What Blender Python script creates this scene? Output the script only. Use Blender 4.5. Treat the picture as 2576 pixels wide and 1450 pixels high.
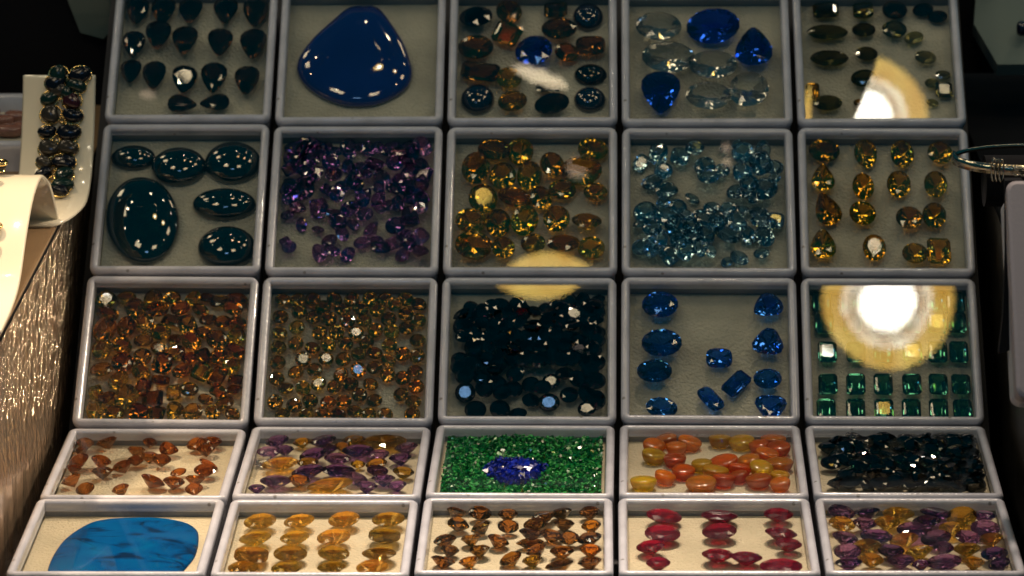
import bpy, math, random
from mathutils import Vector, Matrix
random.seed(7)
sc = bpy.context.scene
for o in list(bpy.data.objects): bpy.data.objects.remove(o)
COL = sc.collection
sc.unit_settings.system = 'METRIC'
sc.unit_settings.scale_length = 0.05          # one unit is one display box, about 5 cm wide

# ------------------------------------------------------------------ camera
F, CX, CY, CZ, YAW, PIT, ROL = 8348.06, 2.9113, -16.8383, 6.4476, 0.0288, 0.3238, -0.0097
cp = Vector((CX, CY, CZ))
fw = Vector((-math.sin(YAW)*math.cos(PIT), math.cos(YAW)*math.cos(PIT), -math.sin(PIT)))
r0 = Vector((math.cos(YAW), math.sin(YAW), 0)); u0 = r0.cross(fw)
RT = math.cos(ROL)*r0 + math.sin(ROL)*u0
UP = -math.sin(ROL)*r0 + math.cos(ROL)*u0
cam_d = bpy.data.cameras.new('camera'); cam = bpy.data.objects.new('camera', cam_d); COL.objects.link(cam)
cam_d.sensor_width = 36; cam_d.lens = 36*F/2576; cam_d.clip_start = 1; cam_d.clip_end = 400
m = Matrix((RT, UP, -fw)).transposed().to_4x4(); m.translation = cp; cam.matrix_world = m
cam_d.dof.use_dof = True; cam_d.dof.focus_distance = 17.3; cam_d.dof.aperture_fstop = 1.3
sc.camera = cam

# ------------------------------------------------------------------ render settings, world, lamps
sc.view_settings.view_transform = 'Standard'; sc.view_settings.look = 'None'
sc.view_settings.exposure = 0; sc.view_settings.gamma = 1
cy = sc.cycles
cy.max_bounces = 14; cy.transmission_bounces = 12; cy.glossy_bounces = 6; cy.transparent_max_bounces = 16
cy.diffuse_bounces = 3
cy.sample_clamp_indirect = 5.0; cy.sample_clamp_direct = 0; cy.blur_glossy = 0.3
cy.use_denoising = True
world = bpy.data.worlds.new('World'); sc.world = world; world.use_nodes = True
bg = world.node_tree.nodes['Background']
bg.inputs[0].default_value = (0.0, 0.27, 0.40, 1); bg.inputs[1].default_value = 0.18

SL = math.radians(39.28)
PL = {'U': (Vector((1,0,0)), Vector((0,math.cos(SL),math.sin(SL))), Vector((0,-math.sin(SL),math.cos(SL)))),
      'L': (Vector((1,0,0)), Vector((0,1,0)), Vector((0,0,1)))}

def ray(dx, dy):
    return (fw*F + RT*(dx-1288) + UP*(725-dy)).normalized()
def unp(dx, dy, pl, h=0.0):
    ex, ey, n = PL[pl]; d = ray(dx, dy)
    t = (h - cp.dot(n))/d.dot(n)
    P = cp + d*t
    return P.dot(ex), P.dot(ey), P
def basis(pl):
    return Matrix(PL[pl]).transposed().to_4x4()

def spot(name, loc, target, power, color, size_deg, blend, rad):
    l = bpy.data.lights.new(name, 'SPOT'); l.energy = power; l.color = color
    l.spot_size = math.radians(size_deg); l.spot_blend = blend; l.shadow_soft_size = rad
    o = bpy.data.objects.new(name, l); COL.objects.link(o); o.location = loc
    o.rotation_euler = (Vector(target)-Vector(loc)).to_track_quat('-Z', 'Y').to_euler(); return o
spot('warm_spotlight', (1.0, 4.2, 15), (1.6, -3.4, 0), 14500, (1, .80, .60), 25, 1.0, .42)
spot('warm_spotlight', (4.4, 4.8, 15), (3.2, -3.4, 0), 11000, (1, .80, .62), 27, 1.0, .42)
spot('warm_spotlight', (9, 3.5, 5.8), (-.1, -.5, .6), 6500, (1, .80, .58), 15, 1.0, .3)  # added lamp from the right, put in to brighten the left metal foil
spot('warm_spotlight', (-4.5, 0.5, 13), (-.6, -0.6, .8), 8500, (1, .74, .48), 16, 1.0, .4)

# ------------------------------------------------------------------ helpers
def mesh_obj(name, verts, faces, mat=None, parent=None, smooth=False, props=None):
    me = bpy.data.meshes.new(name); me.from_pydata([tuple(v) for v in verts], [], faces); me.update()
    if smooth: me.polygons.foreach_set('use_smooth', [True]*len(me.polygons))
    if mat: me.materials.append(mat)
    o = bpy.data.objects.new(name, me); COL.objects.link(o)
    if parent: o.parent = parent
    if props: tag(o, **props)
    return o
def tag(o, label=None, category=None, group=None, kind=None):
    for k, v in (('label', label), ('category', category), ('group', group), ('kind', kind)):
        if v: o[k] = v
def empty(name, loc=(0,0,0), **props):
    o = bpy.data.objects.new(name, None); COL.objects.link(o); o.location = loc; o.empty_display_size = .2
    tag(o, **props); return o
class MB:
    def __init__(s): s.v = []; s.f = []
    def add(s, v, f):
        n = len(s.v); s.v += [Vector(x) for x in v]; s.f += [tuple(i+n for i in q) for q in f]
    def box(s, x0, x1, y0, y1, z0, z1):
        s.add([(x, y, z) for z in (z0, z1) for y in (y0, y1) for x in (x0, x1)],
              [(0,2,3,1),(4,5,7,6),(0,1,5,4),(2,6,7,3),(0,4,6,2),(1,3,7,5)])
    def tube(s, pts, rad, n=8, closed=False):
        pts = [Vector(p) for p in pts]; N = len(pts); V = []; Fc = []
        for i, p in enumerate(pts):
            a = pts[(i-1) % N] if (closed or i > 0) else p; b = pts[(i+1) % N] if (closed or i < N-1) else p
            t = (b-a).normalized(); up = Vector((0,0,1)) if abs(t.z) < .9 else Vector((1,0,0))
            e1 = t.cross(up).normalized(); e2 = t.cross(e1); r = rad[i] if isinstance(rad, (list, tuple)) else rad
            V += [p+e1*r*math.cos(k*2*math.pi/n)+e2*r*math.sin(k*2*math.pi/n) for k in range(n)]
        for i in range(N if closed else N-1):
            j = (i+1) % N
            Fc += [(i*n+k, j*n+k, j*n+(k+1) % n, i*n+(k+1) % n) for k in range(n)]
        if not closed: Fc += [tuple(range(n))[::-1], tuple(range((N-1)*n, N*n))]
        s.add(V, Fc)
    def build(s, name, mat, parent=None, smooth=False, **p):
        return mesh_obj(name, s.v, s.f, mat, parent, smooth, p or None)

def rrect(half, rad, n=5, hy=None):
    hy = hy or half; rad = max(rad, .004); out = []
    for cx_, cy_, a0 in ((half-rad, hy-rad, 0), (-half+rad, hy-rad, 90), (-half+rad, -hy+rad, 180), (half-rad, -hy+rad, 270)):
        for k in range(n+1):
            a = math.radians(a0+90*k/n); out.append((cx_+rad*math.cos(a), cy_+rad*math.sin(a)))
    return out
def sweep(H, R, prof, cap0=False, cap1=False, HY=None):
    V = []; Fc = []; N = None
    for d, z in prof:
        pts = rrect(H-d, R-d, 5, (HY or H)-d); N = len(pts); V += [(x, y, z) for x, y in pts]
    for i in range(len(prof)-1):
        for k in range(N):
            Fc.append((i*N+k, i*N+(k+1) % N, (i+1)*N+(k+1) % N, (i+1)*N+k))
    if cap0: Fc.append(tuple(range(N))[::-1])
    if cap1: Fc.append(tuple(range((len(prof)-1)*N, len(prof)*N)))
    return V, Fc

# ------------------------------------------------------------------ materials
def new_mat(name):
    mt = bpy.data.materials.new(name); mt.use_nodes = True; nt = mt.node_tree; nt.nodes.clear()
    out = nt.nodes.new('ShaderNodeOutputMaterial'); return mt, nt, out
def principled(name, col, rough=.4, metal=0, bump=0, bscale=60, spec=.5, var=0, vscale=8, coat=0, sss=0, col2=None, anis=None, stretch=None, specks=False, grad=None, bdist=.01):
    mt, nt, out = new_mat(name); N = nt.nodes; L = nt.links
    b = N.new('ShaderNodeBsdfPrincipled'); L.new(b.outputs[0], out.inputs[0])
    b.inputs['Base Color'].default_value = (*col, 1); b.inputs['Roughness'].default_value = rough
    b.inputs['Metallic'].default_value = metal; b.inputs['Specular IOR Level'].default_value = spec
    b.inputs['Coat Weight'].default_value = coat; b.inputs['Coat Roughness'].default_value = .01
    tc = N.new('ShaderNodeTexCoord'); mp = N.new('ShaderNodeMapping'); L.new(tc.outputs['Object'], mp.inputs[0])
    if stretch: mp.inputs['Scale'].default_value = stretch
    if var:
        nz = N.new('ShaderNodeTexNoise'); nz.inputs['Scale'].default_value = vscale; nz.inputs['Detail'].default_value = 5
        L.new(mp.outputs[0], nz.inputs[0])
        mx = N.new('ShaderNodeMix'); mx.data_type = 'RGBA'
        mx.inputs['A'].default_value = (*col, 1)
        c2 = col2 or tuple(c*(1-var) for c in col); mx.inputs['B'].default_value = (*c2, 1)
        cr = N.new('ShaderNodeMapRange'); cr.inputs[1].default_value = .38; cr.inputs[2].default_value = .68
        L.new(nz.outputs[0], cr.inputs[0]); L.new(cr.outputs[0], mx.inputs['Factor']); L.new(mx.outputs['Result'], b.inputs['Base Color'])
    if specks:
        src = b.inputs['Base Color'].links[0].from_socket; vo = N.new('ShaderNodeTexVoronoi'); vo.inputs['Scale'].default_value = 11; vo.inputs['Randomness'].default_value = 1
        n3 = N.new('ShaderNodeTexNoise'); n3.inputs['Scale'].default_value = 9; L.new(tc.outputs['Object'], n3.inputs[0]); L.new(tc.outputs['Object'], vo.inputs[0])
        th = N.new('ShaderNodeMapRange'); th.inputs[1].default_value = .14; th.inputs[2].default_value = .07; th.inputs[3].default_value = 0; th.inputs[4].default_value = .7; L.new(vo.outputs['Distance'], th.inputs[0])
        t2 = N.new('ShaderNodeMapRange'); t2.inputs[1].default_value = .50; t2.inputs[2].default_value = .56; L.new(n3.outputs[0], t2.inputs[0])
        mu = N.new('ShaderNodeMath'); mu.operation = 'MULTIPLY'; L.new(th.outputs[0], mu.inputs[0]); L.new(t2.outputs[0], mu.inputs[1])
        m3 = N.new('ShaderNodeMix'); m3.data_type = 'RGBA'; m3.inputs['B'].default_value = (.12,.10,.08,1); L.new(mu.outputs[0], m3.inputs['Factor']); L.new(src, m3.inputs['A']); L.new(m3.outputs['Result'], b.inputs['Base Color'])
    if bump:
        n2 = N.new('ShaderNodeTexNoise'); n2.inputs['Scale'].default_value = bscale; n2.inputs['Detail'].default_value = 4
        L.new(mp.outputs[0], n2.inputs[0])
        bp = N.new('ShaderNodeBump'); bp.inputs['Strength'].default_value = bump; bp.inputs['Distance'].default_value = bdist
        if grad:      # crinkles strong on the upper and rear part of the sheet, almost none at the front bottom
            sp = N.new('ShaderNodeSeparateXYZ'); L.new(tc.outputs['Object'], sp.inputs[0]); ma = N.new('ShaderNodeMath'); ma.operation = 'MULTIPLY_ADD'; ma.inputs[1].default_value = .35
            L.new(sp.outputs[1], ma.inputs[0]); L.new(sp.outputs[2], ma.inputs[2]); mr = N.new('ShaderNodeMapRange'); mr.inputs[1].default_value = grad[0]; mr.inputs[2].default_value = grad[1]; mr.inputs[3].default_value = .04; mr.inputs[4].default_value = bump
            L.new(ma.outputs[0], mr.inputs[0]); L.new(mr.outputs[0], bp.inputs['Strength'])
        L.new(n2.outputs[0], bp.inputs['Height']); L.new(bp.outputs[0], b.inputs['Normal'])
    return mt

def gem_mat(name, col, clear=.22, tcol=None, rough=0.0, ior=1.74, vary=.12, cloudy=0.0, ccol=None):
    """Tinted glass body with a share of straight see-through so that light also reaches what lies under the stone."""
    mt, nt, out = new_mat(name); N = nt.nodes; L = nt.links
    g = N.new('ShaderNodeBsdfRefraction'); g.inputs['Roughness'].default_value = rough; g.inputs['IOR'].default_value = ior
    gs_ = N.new('ShaderNodeBsdfGlossy'); gs_.inputs['Roughness'].default_value = rough; fz = N.new('ShaderNodeFresnel'); fz.inputs[0].default_value = ior
    mg = N.new('ShaderNodeMixShader'); L.new(fz.outputs[0], mg.inputs[0]); L.new(g.outputs[0], mg.inputs[1]); L.new(gs_.outputs[0], mg.inputs[2])
    t = N.new('ShaderNodeBsdfTransparent'); mx = N.new('ShaderNodeMixShader'); mx.inputs[0].default_value = clear
    oi = N.new('ShaderNodeObjectInfo')
    def coloured(c):
        hs = N.new('ShaderNodeHueSaturation'); hs.inputs['Color'].default_value = (*c, 1)
        a = N.new('ShaderNodeMapRange'); a.inputs[3].default_value = .5-vary*.07; a.inputs[4].default_value = .5+vary*.09
        L.new(oi.outputs['Random'], a.inputs[0]); L.new(a.outputs[0], hs.inputs['Hue'])
        ml = N.new('ShaderNodeMath'); ml.operation = 'MULTIPLY'; ml.inputs[1].default_value = 7.31
        fr = N.new('ShaderNodeMath'); fr.operation = 'FRACT'
        L.new(oi.outputs['Random'], ml.inputs[0]); L.new(ml.outputs[0], fr.inputs[0])
        v = N.new('ShaderNodeMapRange'); v.inputs[3].default_value = 1-vary*1.6; v.inputs[4].default_value = 1+vary
        L.new(fr.outputs[0], v.inputs[0]); L.new(v.outputs[0], hs.inputs['Value']); return hs.outputs[0]
    L.new(coloured(col), g.inputs['Color']); L.new(coloured(tcol or col), t.inputs['Color'])
    L.new(mg.outputs[0], mx.inputs[1]); L.new(t.outputs[0], mx.inputs[2]); last = mx.outputs[0]
    if cloudy:
        pr = N.new('ShaderNodeBsdfPrincipled'); L.new(coloured(ccol or col), pr.inputs['Base Color'])
        pr.inputs['Roughness'].default_value = .25; pr.inputs['Subsurface Weight'].default_value = .6
        pr.inputs['Subsurface Radius'].default_value = (.1, .05, .03); pr.inputs['Subsurface Scale'].default_value = .3
        m2 = N.new('ShaderNodeMixShader'); m2.inputs[0].default_value = cloudy
        L.new(last, m2.inputs[1]); L.new(pr.outputs[0], m2.inputs[2]); last = m2.outputs[0]
    L.new(last, out.inputs[0]); return mt

def pane_mat(name='clear_lid_glass', ior=1.5):
    mt, nt, out = new_mat(name); N = nt.nodes; L = nt.links
    ge = N.new('ShaderNodeNewGeometry'); dp = N.new('ShaderNodeVectorMath'); dp.operation = 'DOT_PRODUCT'
    L.new(ge.outputs['Incoming'], dp.inputs[0]); L.new(ge.outputs['Normal'], dp.inputs[1])
    def mth(op, a, b=None):
        q = N.new('ShaderNodeMath'); q.operation = op
        for i_, v in enumerate((a, b)):
            if v is None: continue
            if isinstance(v, (int, float)): q.inputs[i_].default_value = v
            else: L.new(v, q.inputs[i_])
        return q.outputs[0]
    co = mth('ABSOLUTE', dp.outputs['Value']); po = mth('POWER', mth('SUBTRACT', 1.0, co), 5.0)
    fr = mth('ADD', mth('MULTIPLY', po, .36), .036)          # plain glass reflectance, the same from both sides
    tr = N.new('ShaderNodeBsdfTransparent'); tr.inputs[0].default_value = (.96, .965, .955, 1)
    gl = N.new('ShaderNodeBsdfGlossy'); gl.inputs['Roughness'].default_value = .012
    mx = N.new('ShaderNodeMixShader'); L.new(fr, mx.inputs[0]); L.new(tr.outputs[0], mx.inputs[1]); L.new(gl.outputs[0], mx.inputs[2])
    tc = N.new('ShaderNodeTexCoord'); nz = N.new('ShaderNodeTexNoise'); nz.inputs['Scale'].default_value = 1.3; nz.inputs['Detail'].default_value = 1
    L.new(tc.outputs['Object'], nz.inputs[0])
    bp = N.new('ShaderNodeBump'); bp.inputs['Strength'].default_value = .05; bp.inputs['Distance'].default_value = .02
    L.new(nz.outputs[0], bp.inputs['Height']); L.new(bp.outputs[0], gl.inputs['Normal'])
    L.new(mx.outputs[0], out.inputs[0]); return mt
def emit(name, col, s):
    mt, nt, out = new_mat(name); e = nt.nodes.new('ShaderNodeEmission'); e.inputs[0].default_value = (*col, 1); e.inputs[1].default_value = s
    nt.links.new(e.outputs[0], out.inputs[0]); return mt

M = {}
M['rim'] = principled('white_lid_plastic', (.56,.56,.63), .22, bump=.2, bscale=45, var=.24, vscale=4, coat=.5, specks=True)
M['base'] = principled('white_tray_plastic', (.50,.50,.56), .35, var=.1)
M['wall'] = principled('shaded_inner_tray_plastic', (.22,.24,.28), .3)  # shade put into the colour: darkened so the rear shadow band reads stronger
M['pad'] = principled('cream_foam_pad', (.68,.58,.42), .9, bump=.8, bdist=.018, bscale=55, var=.18, vscale=3.5, spec=.1)
M['padg'] = principled('grey_foam_pad', (.62,.57,.45), .9, bump=.8, bdist=.018, bscale=55, var=.30, vscale=3.4, spec=.1)
M['pane'] = pane_mat()
M['black'] = principled('black_velvet', (.010,.010,.012), .95, bump=.5, bscale=150, spec=.1)
M['deck'] = principled('dark_display_board', (.014,.014,.018), .7, bump=.2, bscale=60)
M['brown'] = principled('tan_shelf_laminate', (.30,.19,.10), .5, var=.15, vscale=3)
M['cream'] = principled('cream_acrylic', (.80,.72,.56), .12, bump=.05, bscale=3, coat=.6)
M['gold'] = principled('gold', (.85,.58,.22), .18, metal=1, bump=.3, bscale=25)
M['silver'] = principled('silver', (.40,.36,.28), .14, metal=1, bump=.3, bscale=20)
M['steel'] = principled('crinkled_bronze_foil', (.78,.60,.42), .16, metal=.92, bump=1.0, bscale=15, stretch=(1, 1.1, .8), grad=(-1.25,-.8), bdist=.12)
# gems
G = {
 'smoke': gem_mat('smoky_quartz', (.24,.15,.10), 0.03, (.05,.035,.03)),
 'brown': gem_mat('brown_topaz', (.66,.42,.18), 0.04, (.4,.25,.1)),
 'navy': gem_mat('navy_glass', (.03,.04,.10), 0.02),
 'blue': gem_mat('royal_blue_crystal', (.14,.34,.95), 0.03, (.04,.10,.6)),
 'clear': gem_mat('white_topaz', (.99,.98,.96), .08, (.8,.82,.8), vary=.02),
 'olive': gem_mat('green_quartz', (.42,.40,.22), 0.07, (.3,.3,.16)),
 'olight': gem_mat('pale_olive_quartz', (.72,.68,.44), 0.25, (.6,.58,.36)),
 'purple': gem_mat('amethyst', (.62,.40,.72), 0.03, (.18,.10,.28)),
 'lilac': gem_mat('light_amethyst', (.74,.52,.76), 0.16, (.55,.32,.55)),
 'citrine': gem_mat('golden_citrine', (1.0,.71,.20), 0.05, (.75,.55,.16)),
 'honey': gem_mat('honey_citrine', (.99,.70,.22), .28, (.97,.80,.42), vary=.14),
 'aqua': gem_mat('blue_topaz', (.78,.93,1.0), 0.06, (.3,.55,.7)),
 'amber': gem_mat('orange_brown_zircon', (1.0,.60,.18), 0.04, (.6,.38,.12), vary=.16),
 'olgold': gem_mat('olive_brown_zircon', (.96,.66,.24), 0.05, (.6,.46,.16), vary=.14),
 'garnet': gem_mat('dark_garnet', (.10,.04,.05), 0.02, (.03,.02,.02)),
 'sapph': gem_mat('sapphire', (.24,.54,1.0), 0.03, (.05,.16,.5)),
 'emer': gem_mat('green_tourmaline', (.30,.62,.50), 0.05, (.08,.32,.22), vary=.08),
 'cinn': gem_mat('cinnamon_zircon', (.74,.42,.18), 0.14, (.72,.34,.14), vary=.12),
 'ruby': gem_mat('ruby', (.78,.12,.26), 0.08, (.6,.05,.10), vary=.12, cloudy=.22, ccol=(.24,.01,.045)),
 'opalo': gem_mat('orange_fire_opal', (.98,.50,.06), .34, (.95,.45,.06), rough=.10, vary=.10, cloudy=.26, ccol=(.85,.34,.02)),
 'opaly': gem_mat('yellow_fire_opal', (.97,.74,.10), .34, (.9,.72,.08), rough=.10, vary=.10, cloudy=.26, ccol=(.92,.56,.02)),
 'opalr': gem_mat('red_fire_opal', (.95,.30,.05), .34, (.9,.28,.05), rough=.10, vary=.10, cloudy=.26, ccol=(.78,.20,.01)),
}
M['cabg'] = principled('dark_green_agate', (.001,.007,.009), .015, var=.5, vscale=6, coat=1, col2=(.002,.018,.019))
M['lapis'] = principled('deep_blue_cabochon', (.004,.018,.15), .05, var=.3, vscale=2, coat=1, col2=(.006,.026,.20))
M['navycab'] = principled('black_blue_cabochon', (.004,.006,.02), .05, coat=1)
def turquoise():
    mt = principled('turquoise_matrix', (.0,.12,.42), .5, spec=.15)
    nt = mt.node_tree; N = nt.nodes; L = nt.links; b = [n for n in N if n.type == 'BSDF_PRINCIPLED'][0]
    tc = N.new('ShaderNodeTexCoord')
    n1 = N.new('ShaderNodeTexNoise'); n1.inputs['Scale'].default_value = 4; n1.inputs['Detail'].default_value = 7; n1.inputs['Distortion'].default_value = 1.2
    n2 = N.new('ShaderNodeTexNoise'); n2.inputs['Scale'].default_value = 2.4; n2.inputs['Detail'].default_value = 4
    mp = N.new('ShaderNodeMapping'); mp.inputs['Location'].default_value = (3.1, 1.7, 0); mp.inputs['Scale'].default_value = (1, 1.9, 1)
    L.new(tc.outputs['Object'], mp.inputs[0]); L.new(mp.outputs[0], n1.inputs[0]); L.new(mp.outputs[0], n2.inputs[0])
    r1 = N.new('ShaderNodeValToRGB'); e = r1.color_ramp.elements
    e[0].position = .36; e[0].color = (.003,.02,.07,1); e[1].position = .46; e[1].color = (.0,.070,.25,1)
    x = e.new(.66); x.color = (.0,.092,.27,1); x = e.new(.78); x.color = (.0,.13,.34,1)
    L.new(n1.outputs[0], r1.inputs[0])
    w = N.new('ShaderNodeTexVoronoi'); w.feature = 'DISTANCE_TO_EDGE'; w.inputs['Scale'].default_value = 2.6
    wn = N.new('ShaderNodeTexNoise'); wn.inputs['Scale'].default_value = 7; wn.inputs['Detail'].default_value = 6
    L.new(mp.outputs[0], wn.inputs[0]); ad = N.new('ShaderNodeVectorMath'); ad.operation = 'MULTIPLY_ADD'
    ad.inputs[1].default_value = (.22,.22,.22); L.new(wn.outputs['Color'], ad.inputs[0]); L.new(mp.outputs[0], ad.inputs[2]); L.new(ad.outputs[0], w.inputs[0])
    lt = N.new('ShaderNodeMapRange'); lt.inputs[1].default_value = 0; lt.inputs[2].default_value = .035; lt.inputs[3].default_value = .95; lt.inputs[4].default_value = 0
    L.new(w.outputs['Distance'], lt.inputs[0])
    gt = N.new('ShaderNodeMapRange'); gt.inputs[1].default_value = .46; gt.inputs[2].default_value = .56; L.new(n2.outputs[0], gt.inputs[0])
    mu = N.new('ShaderNodeMath'); mu.operation = 'MULTIPLY'; L.new(lt.outputs[0], mu.inputs[0]); L.new(gt.outputs[0], mu.inputs[1])
    mx = N.new('ShaderNodeMix'); mx.data_type = 'RGBA'; mx.inputs['B'].default_value = (.004,.014,.04,1)
    L.new(mu.outputs[0], mx.inputs['Factor']); L.new(r1.outputs[0], mx.inputs['A']); L.new(mx.outputs['Result'], b.inputs['Base Color'])
    return mt
M['turq'] = turquoise()
for n_ in M['turq'].node_tree.nodes:
    if n_.type == 'BSDF_PRINCIPLED': n_.inputs['Specular IOR Level'].default_value = 0.02

# ------------------------------------------------------------------ setting
mb = MB(); mb.box(-12, 16, -6, 30, -.9, -.6); mb.build('display_table', M['deck'], kind='structure')
# stepped platform under the boxes
d = -.325; c, s = math.cos(SL), math.sin(SL)
y0 = -d*math.tan(SL/2)
prof = [(-2.04, -.59), (-2.04, d), (-y0*-1*-1, d), (4.4*c - d*s*1.0, 4.4*s + d*c), (4.4*c - d*s, -.59)]
prof[2] = (d*-math.tan(SL/2)*1.0, d)
V = [(x, y, z) for x in (-.055, 5.045) for y, z in prof]; n = len(prof)
mesh_obj('display_platform', V, [tuple(range(n))[::-1], tuple(range(n, 2*n))] + [(k, (k+1) % n, n+(k+1) % n, n+k) for k in range(n)], M['deck'], props=dict(kind='structure'))
# side shelves
def shelf(x0, x1, face, lab):
    e = empty('side_shelf', ((x0+x1)/2, 0, 1.0), label=lab, category='display shelf')
    b = MB(); b.box(x0, x1, -6, 6, -1.58, -.02); o = b.build('shelf_body', M['black'], e); 
    b = MB(); b.box(x0, x1, -6, 6, -.02, 0); b.build('shelf_top', M['brown'] if face < 0 else M['black'], e)
    b = MB(); xe = (x1-x0)/2
    # lightly crinkled metal cladding on the face towards the boxes, built as a wavy sheet
    xs = (x1 if face < 0 else x0); rs = random.Random(3); V = []; Fc = []; ny, nz = 150, 40
    for i in range(ny+1):
        for j in range(nz+1):
            yy = -3.2+5.2*i/ny; zz = -1.5+1.46*j/nz
            V.append((xs+(.004+.0012*math.sin(yy*23+math.sin(zz*9)))*(-face), yy, zz))
    for i in range(ny):
        for j in range(nz):
            a = i*(nz+1)+j; Fc.append((a, a+1, a+nz+2, a+nz+1))
    mm = mesh_obj('metal_cladding', V, Fc, M['steel'] if face < 0 else M['dsteel'], e, True)
    for ch in e.children:
        for v in ch.data.vertices: v.co.x -= (x0+x1)/2
    return e
M['dsteel'] = principled('dull_dark_metal', (.10,.085,.06), .3, metal=1, bump=.3, bscale=8, stretch=(1, 2.2, .5))
shelf(-6, -.09, -1, 'raised shelf with tan top and crinkled shiny metal side, left of the white boxes')
shelf(5.10, 9, 1, 'black raised shelf with dull metal side, right of the white boxes')

# ------------------------------------------------------------------ boxes
LX = {'r45': [87,574,1060,1548,2042,2532], 'fold': [169,628,1094,1555,2018,2485],
      'r3t': [216,658,1107,1558,2010,2460], 'r2t': [255,684,1120,1559,2001,2441]}
LY = {'r45': [1253,1251,1250,1248,1247,1246], 'fold': [1076,1071,1069,1065,1066,1067],
      'r3t': [686,689,691,691,692,692.5], 'r2t': [302,308,312,314,315,315]}
LXT = [284,703,1126,1557,1989,2413]      # column lines where they leave the top of the picture (y = 0)
def corner(line, k, pl): return unp(LX[line][k], LY[line][k], pl)[:2]
FL = {'U': -.125, 'L': -.088}            # pad height below the lid rim
BX = {}
def box_frame(row, col):
    """row 1 = far back ... 5 = front; col 1..5"""
    k = col-1
    if row == 4: a = [corner('fold', k, 'L'), corner('fold', k+1, 'L'), corner('r45', k, 'L'), corner('r45', k+1, 'L')]; pl = 'L'
    elif row == 5:
        t = [corner('r45', k, 'L'), corner('r45', k+1, 'L')]; pl = 'L'
        a = t + [(t[0][0]+0.0, t[0][1]-1), (t[1][0]+0.0, t[1][1]-1)]
    elif row == 3: a = [corner('r3t', k, 'U'), corner('r3t', k+1, 'U'), corner('fold', k, 'U'), corner('fold', k+1, 'U')]; pl = 'U'
    elif row == 2: a = [corner('r2t', k, 'U'), corner('r2t', k+1, 'U'), corner('r3t', k, 'U'), corner('r3t', k+1, 'U')]; pl = 'U'
    else:
        b0, b1 = corner('r2t', k, 'U'), corner('r2t', k+1, 'U'); pl = 'U'
        q0 = unp(LXT[k], 0, 'U')[:2]; q1 = unp(LXT[k+1], 0, 'U')[:2]
        e = lambda b, q: (b[0]+(q[0]-b[0])/(q[1]-b[1])*1.0, b[1]+1)
        a = [e(b0, q0), e(b1, q1), b0, b1]
    x = sum(p[0] for p in a)/4; y = sum(p[1] for p in a)/4
    rot = math.atan2((a[0][0]+a[1][0]-a[2][0]-a[3][0])*-1, (a[0][1]+a[1][1]-a[2][1]-a[3][1]))*.6
    hx = ((a[1][0]-a[0][0])+(a[3][0]-a[2][0]))/4 - .013
    hy = ((a[0][1]-a[2][1])+(a[1][1]-a[3][1]))/4 - .011
    return pl, x, y, rot, hx, hy
def pmat(pl, x, y, h, rot=0.0, tx=0.0, ty=0.0, S=(1,1,1)):
    return basis(pl) @ Matrix.Translation((x, y, h)) @ Matrix.Rotation(rot, 4, 'Z') @ Matrix.Rotation(tx, 4, 'X') @ Matrix.Rotation(ty, 4, 'Y') @ Matrix.Diagonal((*S, 1))

CONT = {11:'dark pear-shaped stones',12:'one big deep blue pear cabochon',13:'large brown and dark blue stones',14:'clear and royal blue stones',15:'small olive-brown stones on grey foam',
 21:'six dark green cabochons',22:'a heap of dark violet stones',23:'yellow-amber oval stones',24:'a scatter of pale blue stones',25:'sixteen golden citrines in four columns',
 31:'crowded orange-brown stones',32:'many round olive-brown stones',33:'a heap of near-black garnets',34:'eleven blue sapphires',35:'rows of dark green rectangular stones',
 41:'scattered small cinnamon stones',42:'mixed purple and yellow ovals',43:'green chips around a blue heart',44:'cloudy orange and yellow ovals',45:'a dark heap of pointed garnets',
 51:'one turquoise slab',52:'yellow ovals in four columns',53:'many small dark brown stones',54:'dark red rubies',55:'purple and gold ovals packed together'}
ROWN = {1:'backmost row', 2:'second row from back', 3:'middle row', 4:'second row from front', 5:'front row'}
def gem_box(row, col, lamp_target=None):
    pl, x, y, rot, hx, hy = box_frame(row, col)
    dz = random.uniform(-.004, .004)
    e = empty('gem_box', label='white square box holding %s, %s' % (CONT[row*10+col], ROWN[row]), category='gem box', group='white glass-lidded gem boxes')
    e.matrix_world = pmat(pl, x, y, dz, rot)
    H = hx; floor = FL[pl]
    def part(name, vf, mat, sm=True, par=e):
        o = mesh_obj(name, vf[0], vf[1], mat, par, sm); return o
    b = part('tray', sweep(H, .045, [(.012,-.058),(.010,-.07),(.016,-.31),(.05,-.318)], cap1=False, HY=hy), M['base'])
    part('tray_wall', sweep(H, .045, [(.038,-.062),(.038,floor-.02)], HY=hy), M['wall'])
    part('foam_pad', sweep(H, .045, [(.040,floor-.03),(.040,floor-.004),(.043,floor)], cap1=True, HY=hy), M['pad'] if pl == 'L' else M['padg'], False)
    lid = part('lid_frame', sweep(H, .050, [(.007,-.066),(.001,-.060),(0,-.045),(0,-.024),(.004,-.010),(.014,-.002),(.024,0),(.035,-.003),(.042,-.009),(.0465,-.020),(.047,-.034),(.0475,-.050),(.0495,-.053),(.0495,-.057),(.046,-.060),(.036,-.061)], HY=hy), M['rim'])
    p = part('glass_pane', sweep(H, .045, [(.0455,-.020),(.0455,-.014)], cap0=True, cap1=True, HY=hy), M['pane'], False, lid)
    BX[row*10+col] = (e, pl, x, y, rot, hx, hy)
    return e, p
panes = {}
for row in range(1, 6):
    for col in range(1, 6):
        e, p = gem_box(row, col); panes[row*10+col] = p

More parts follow.
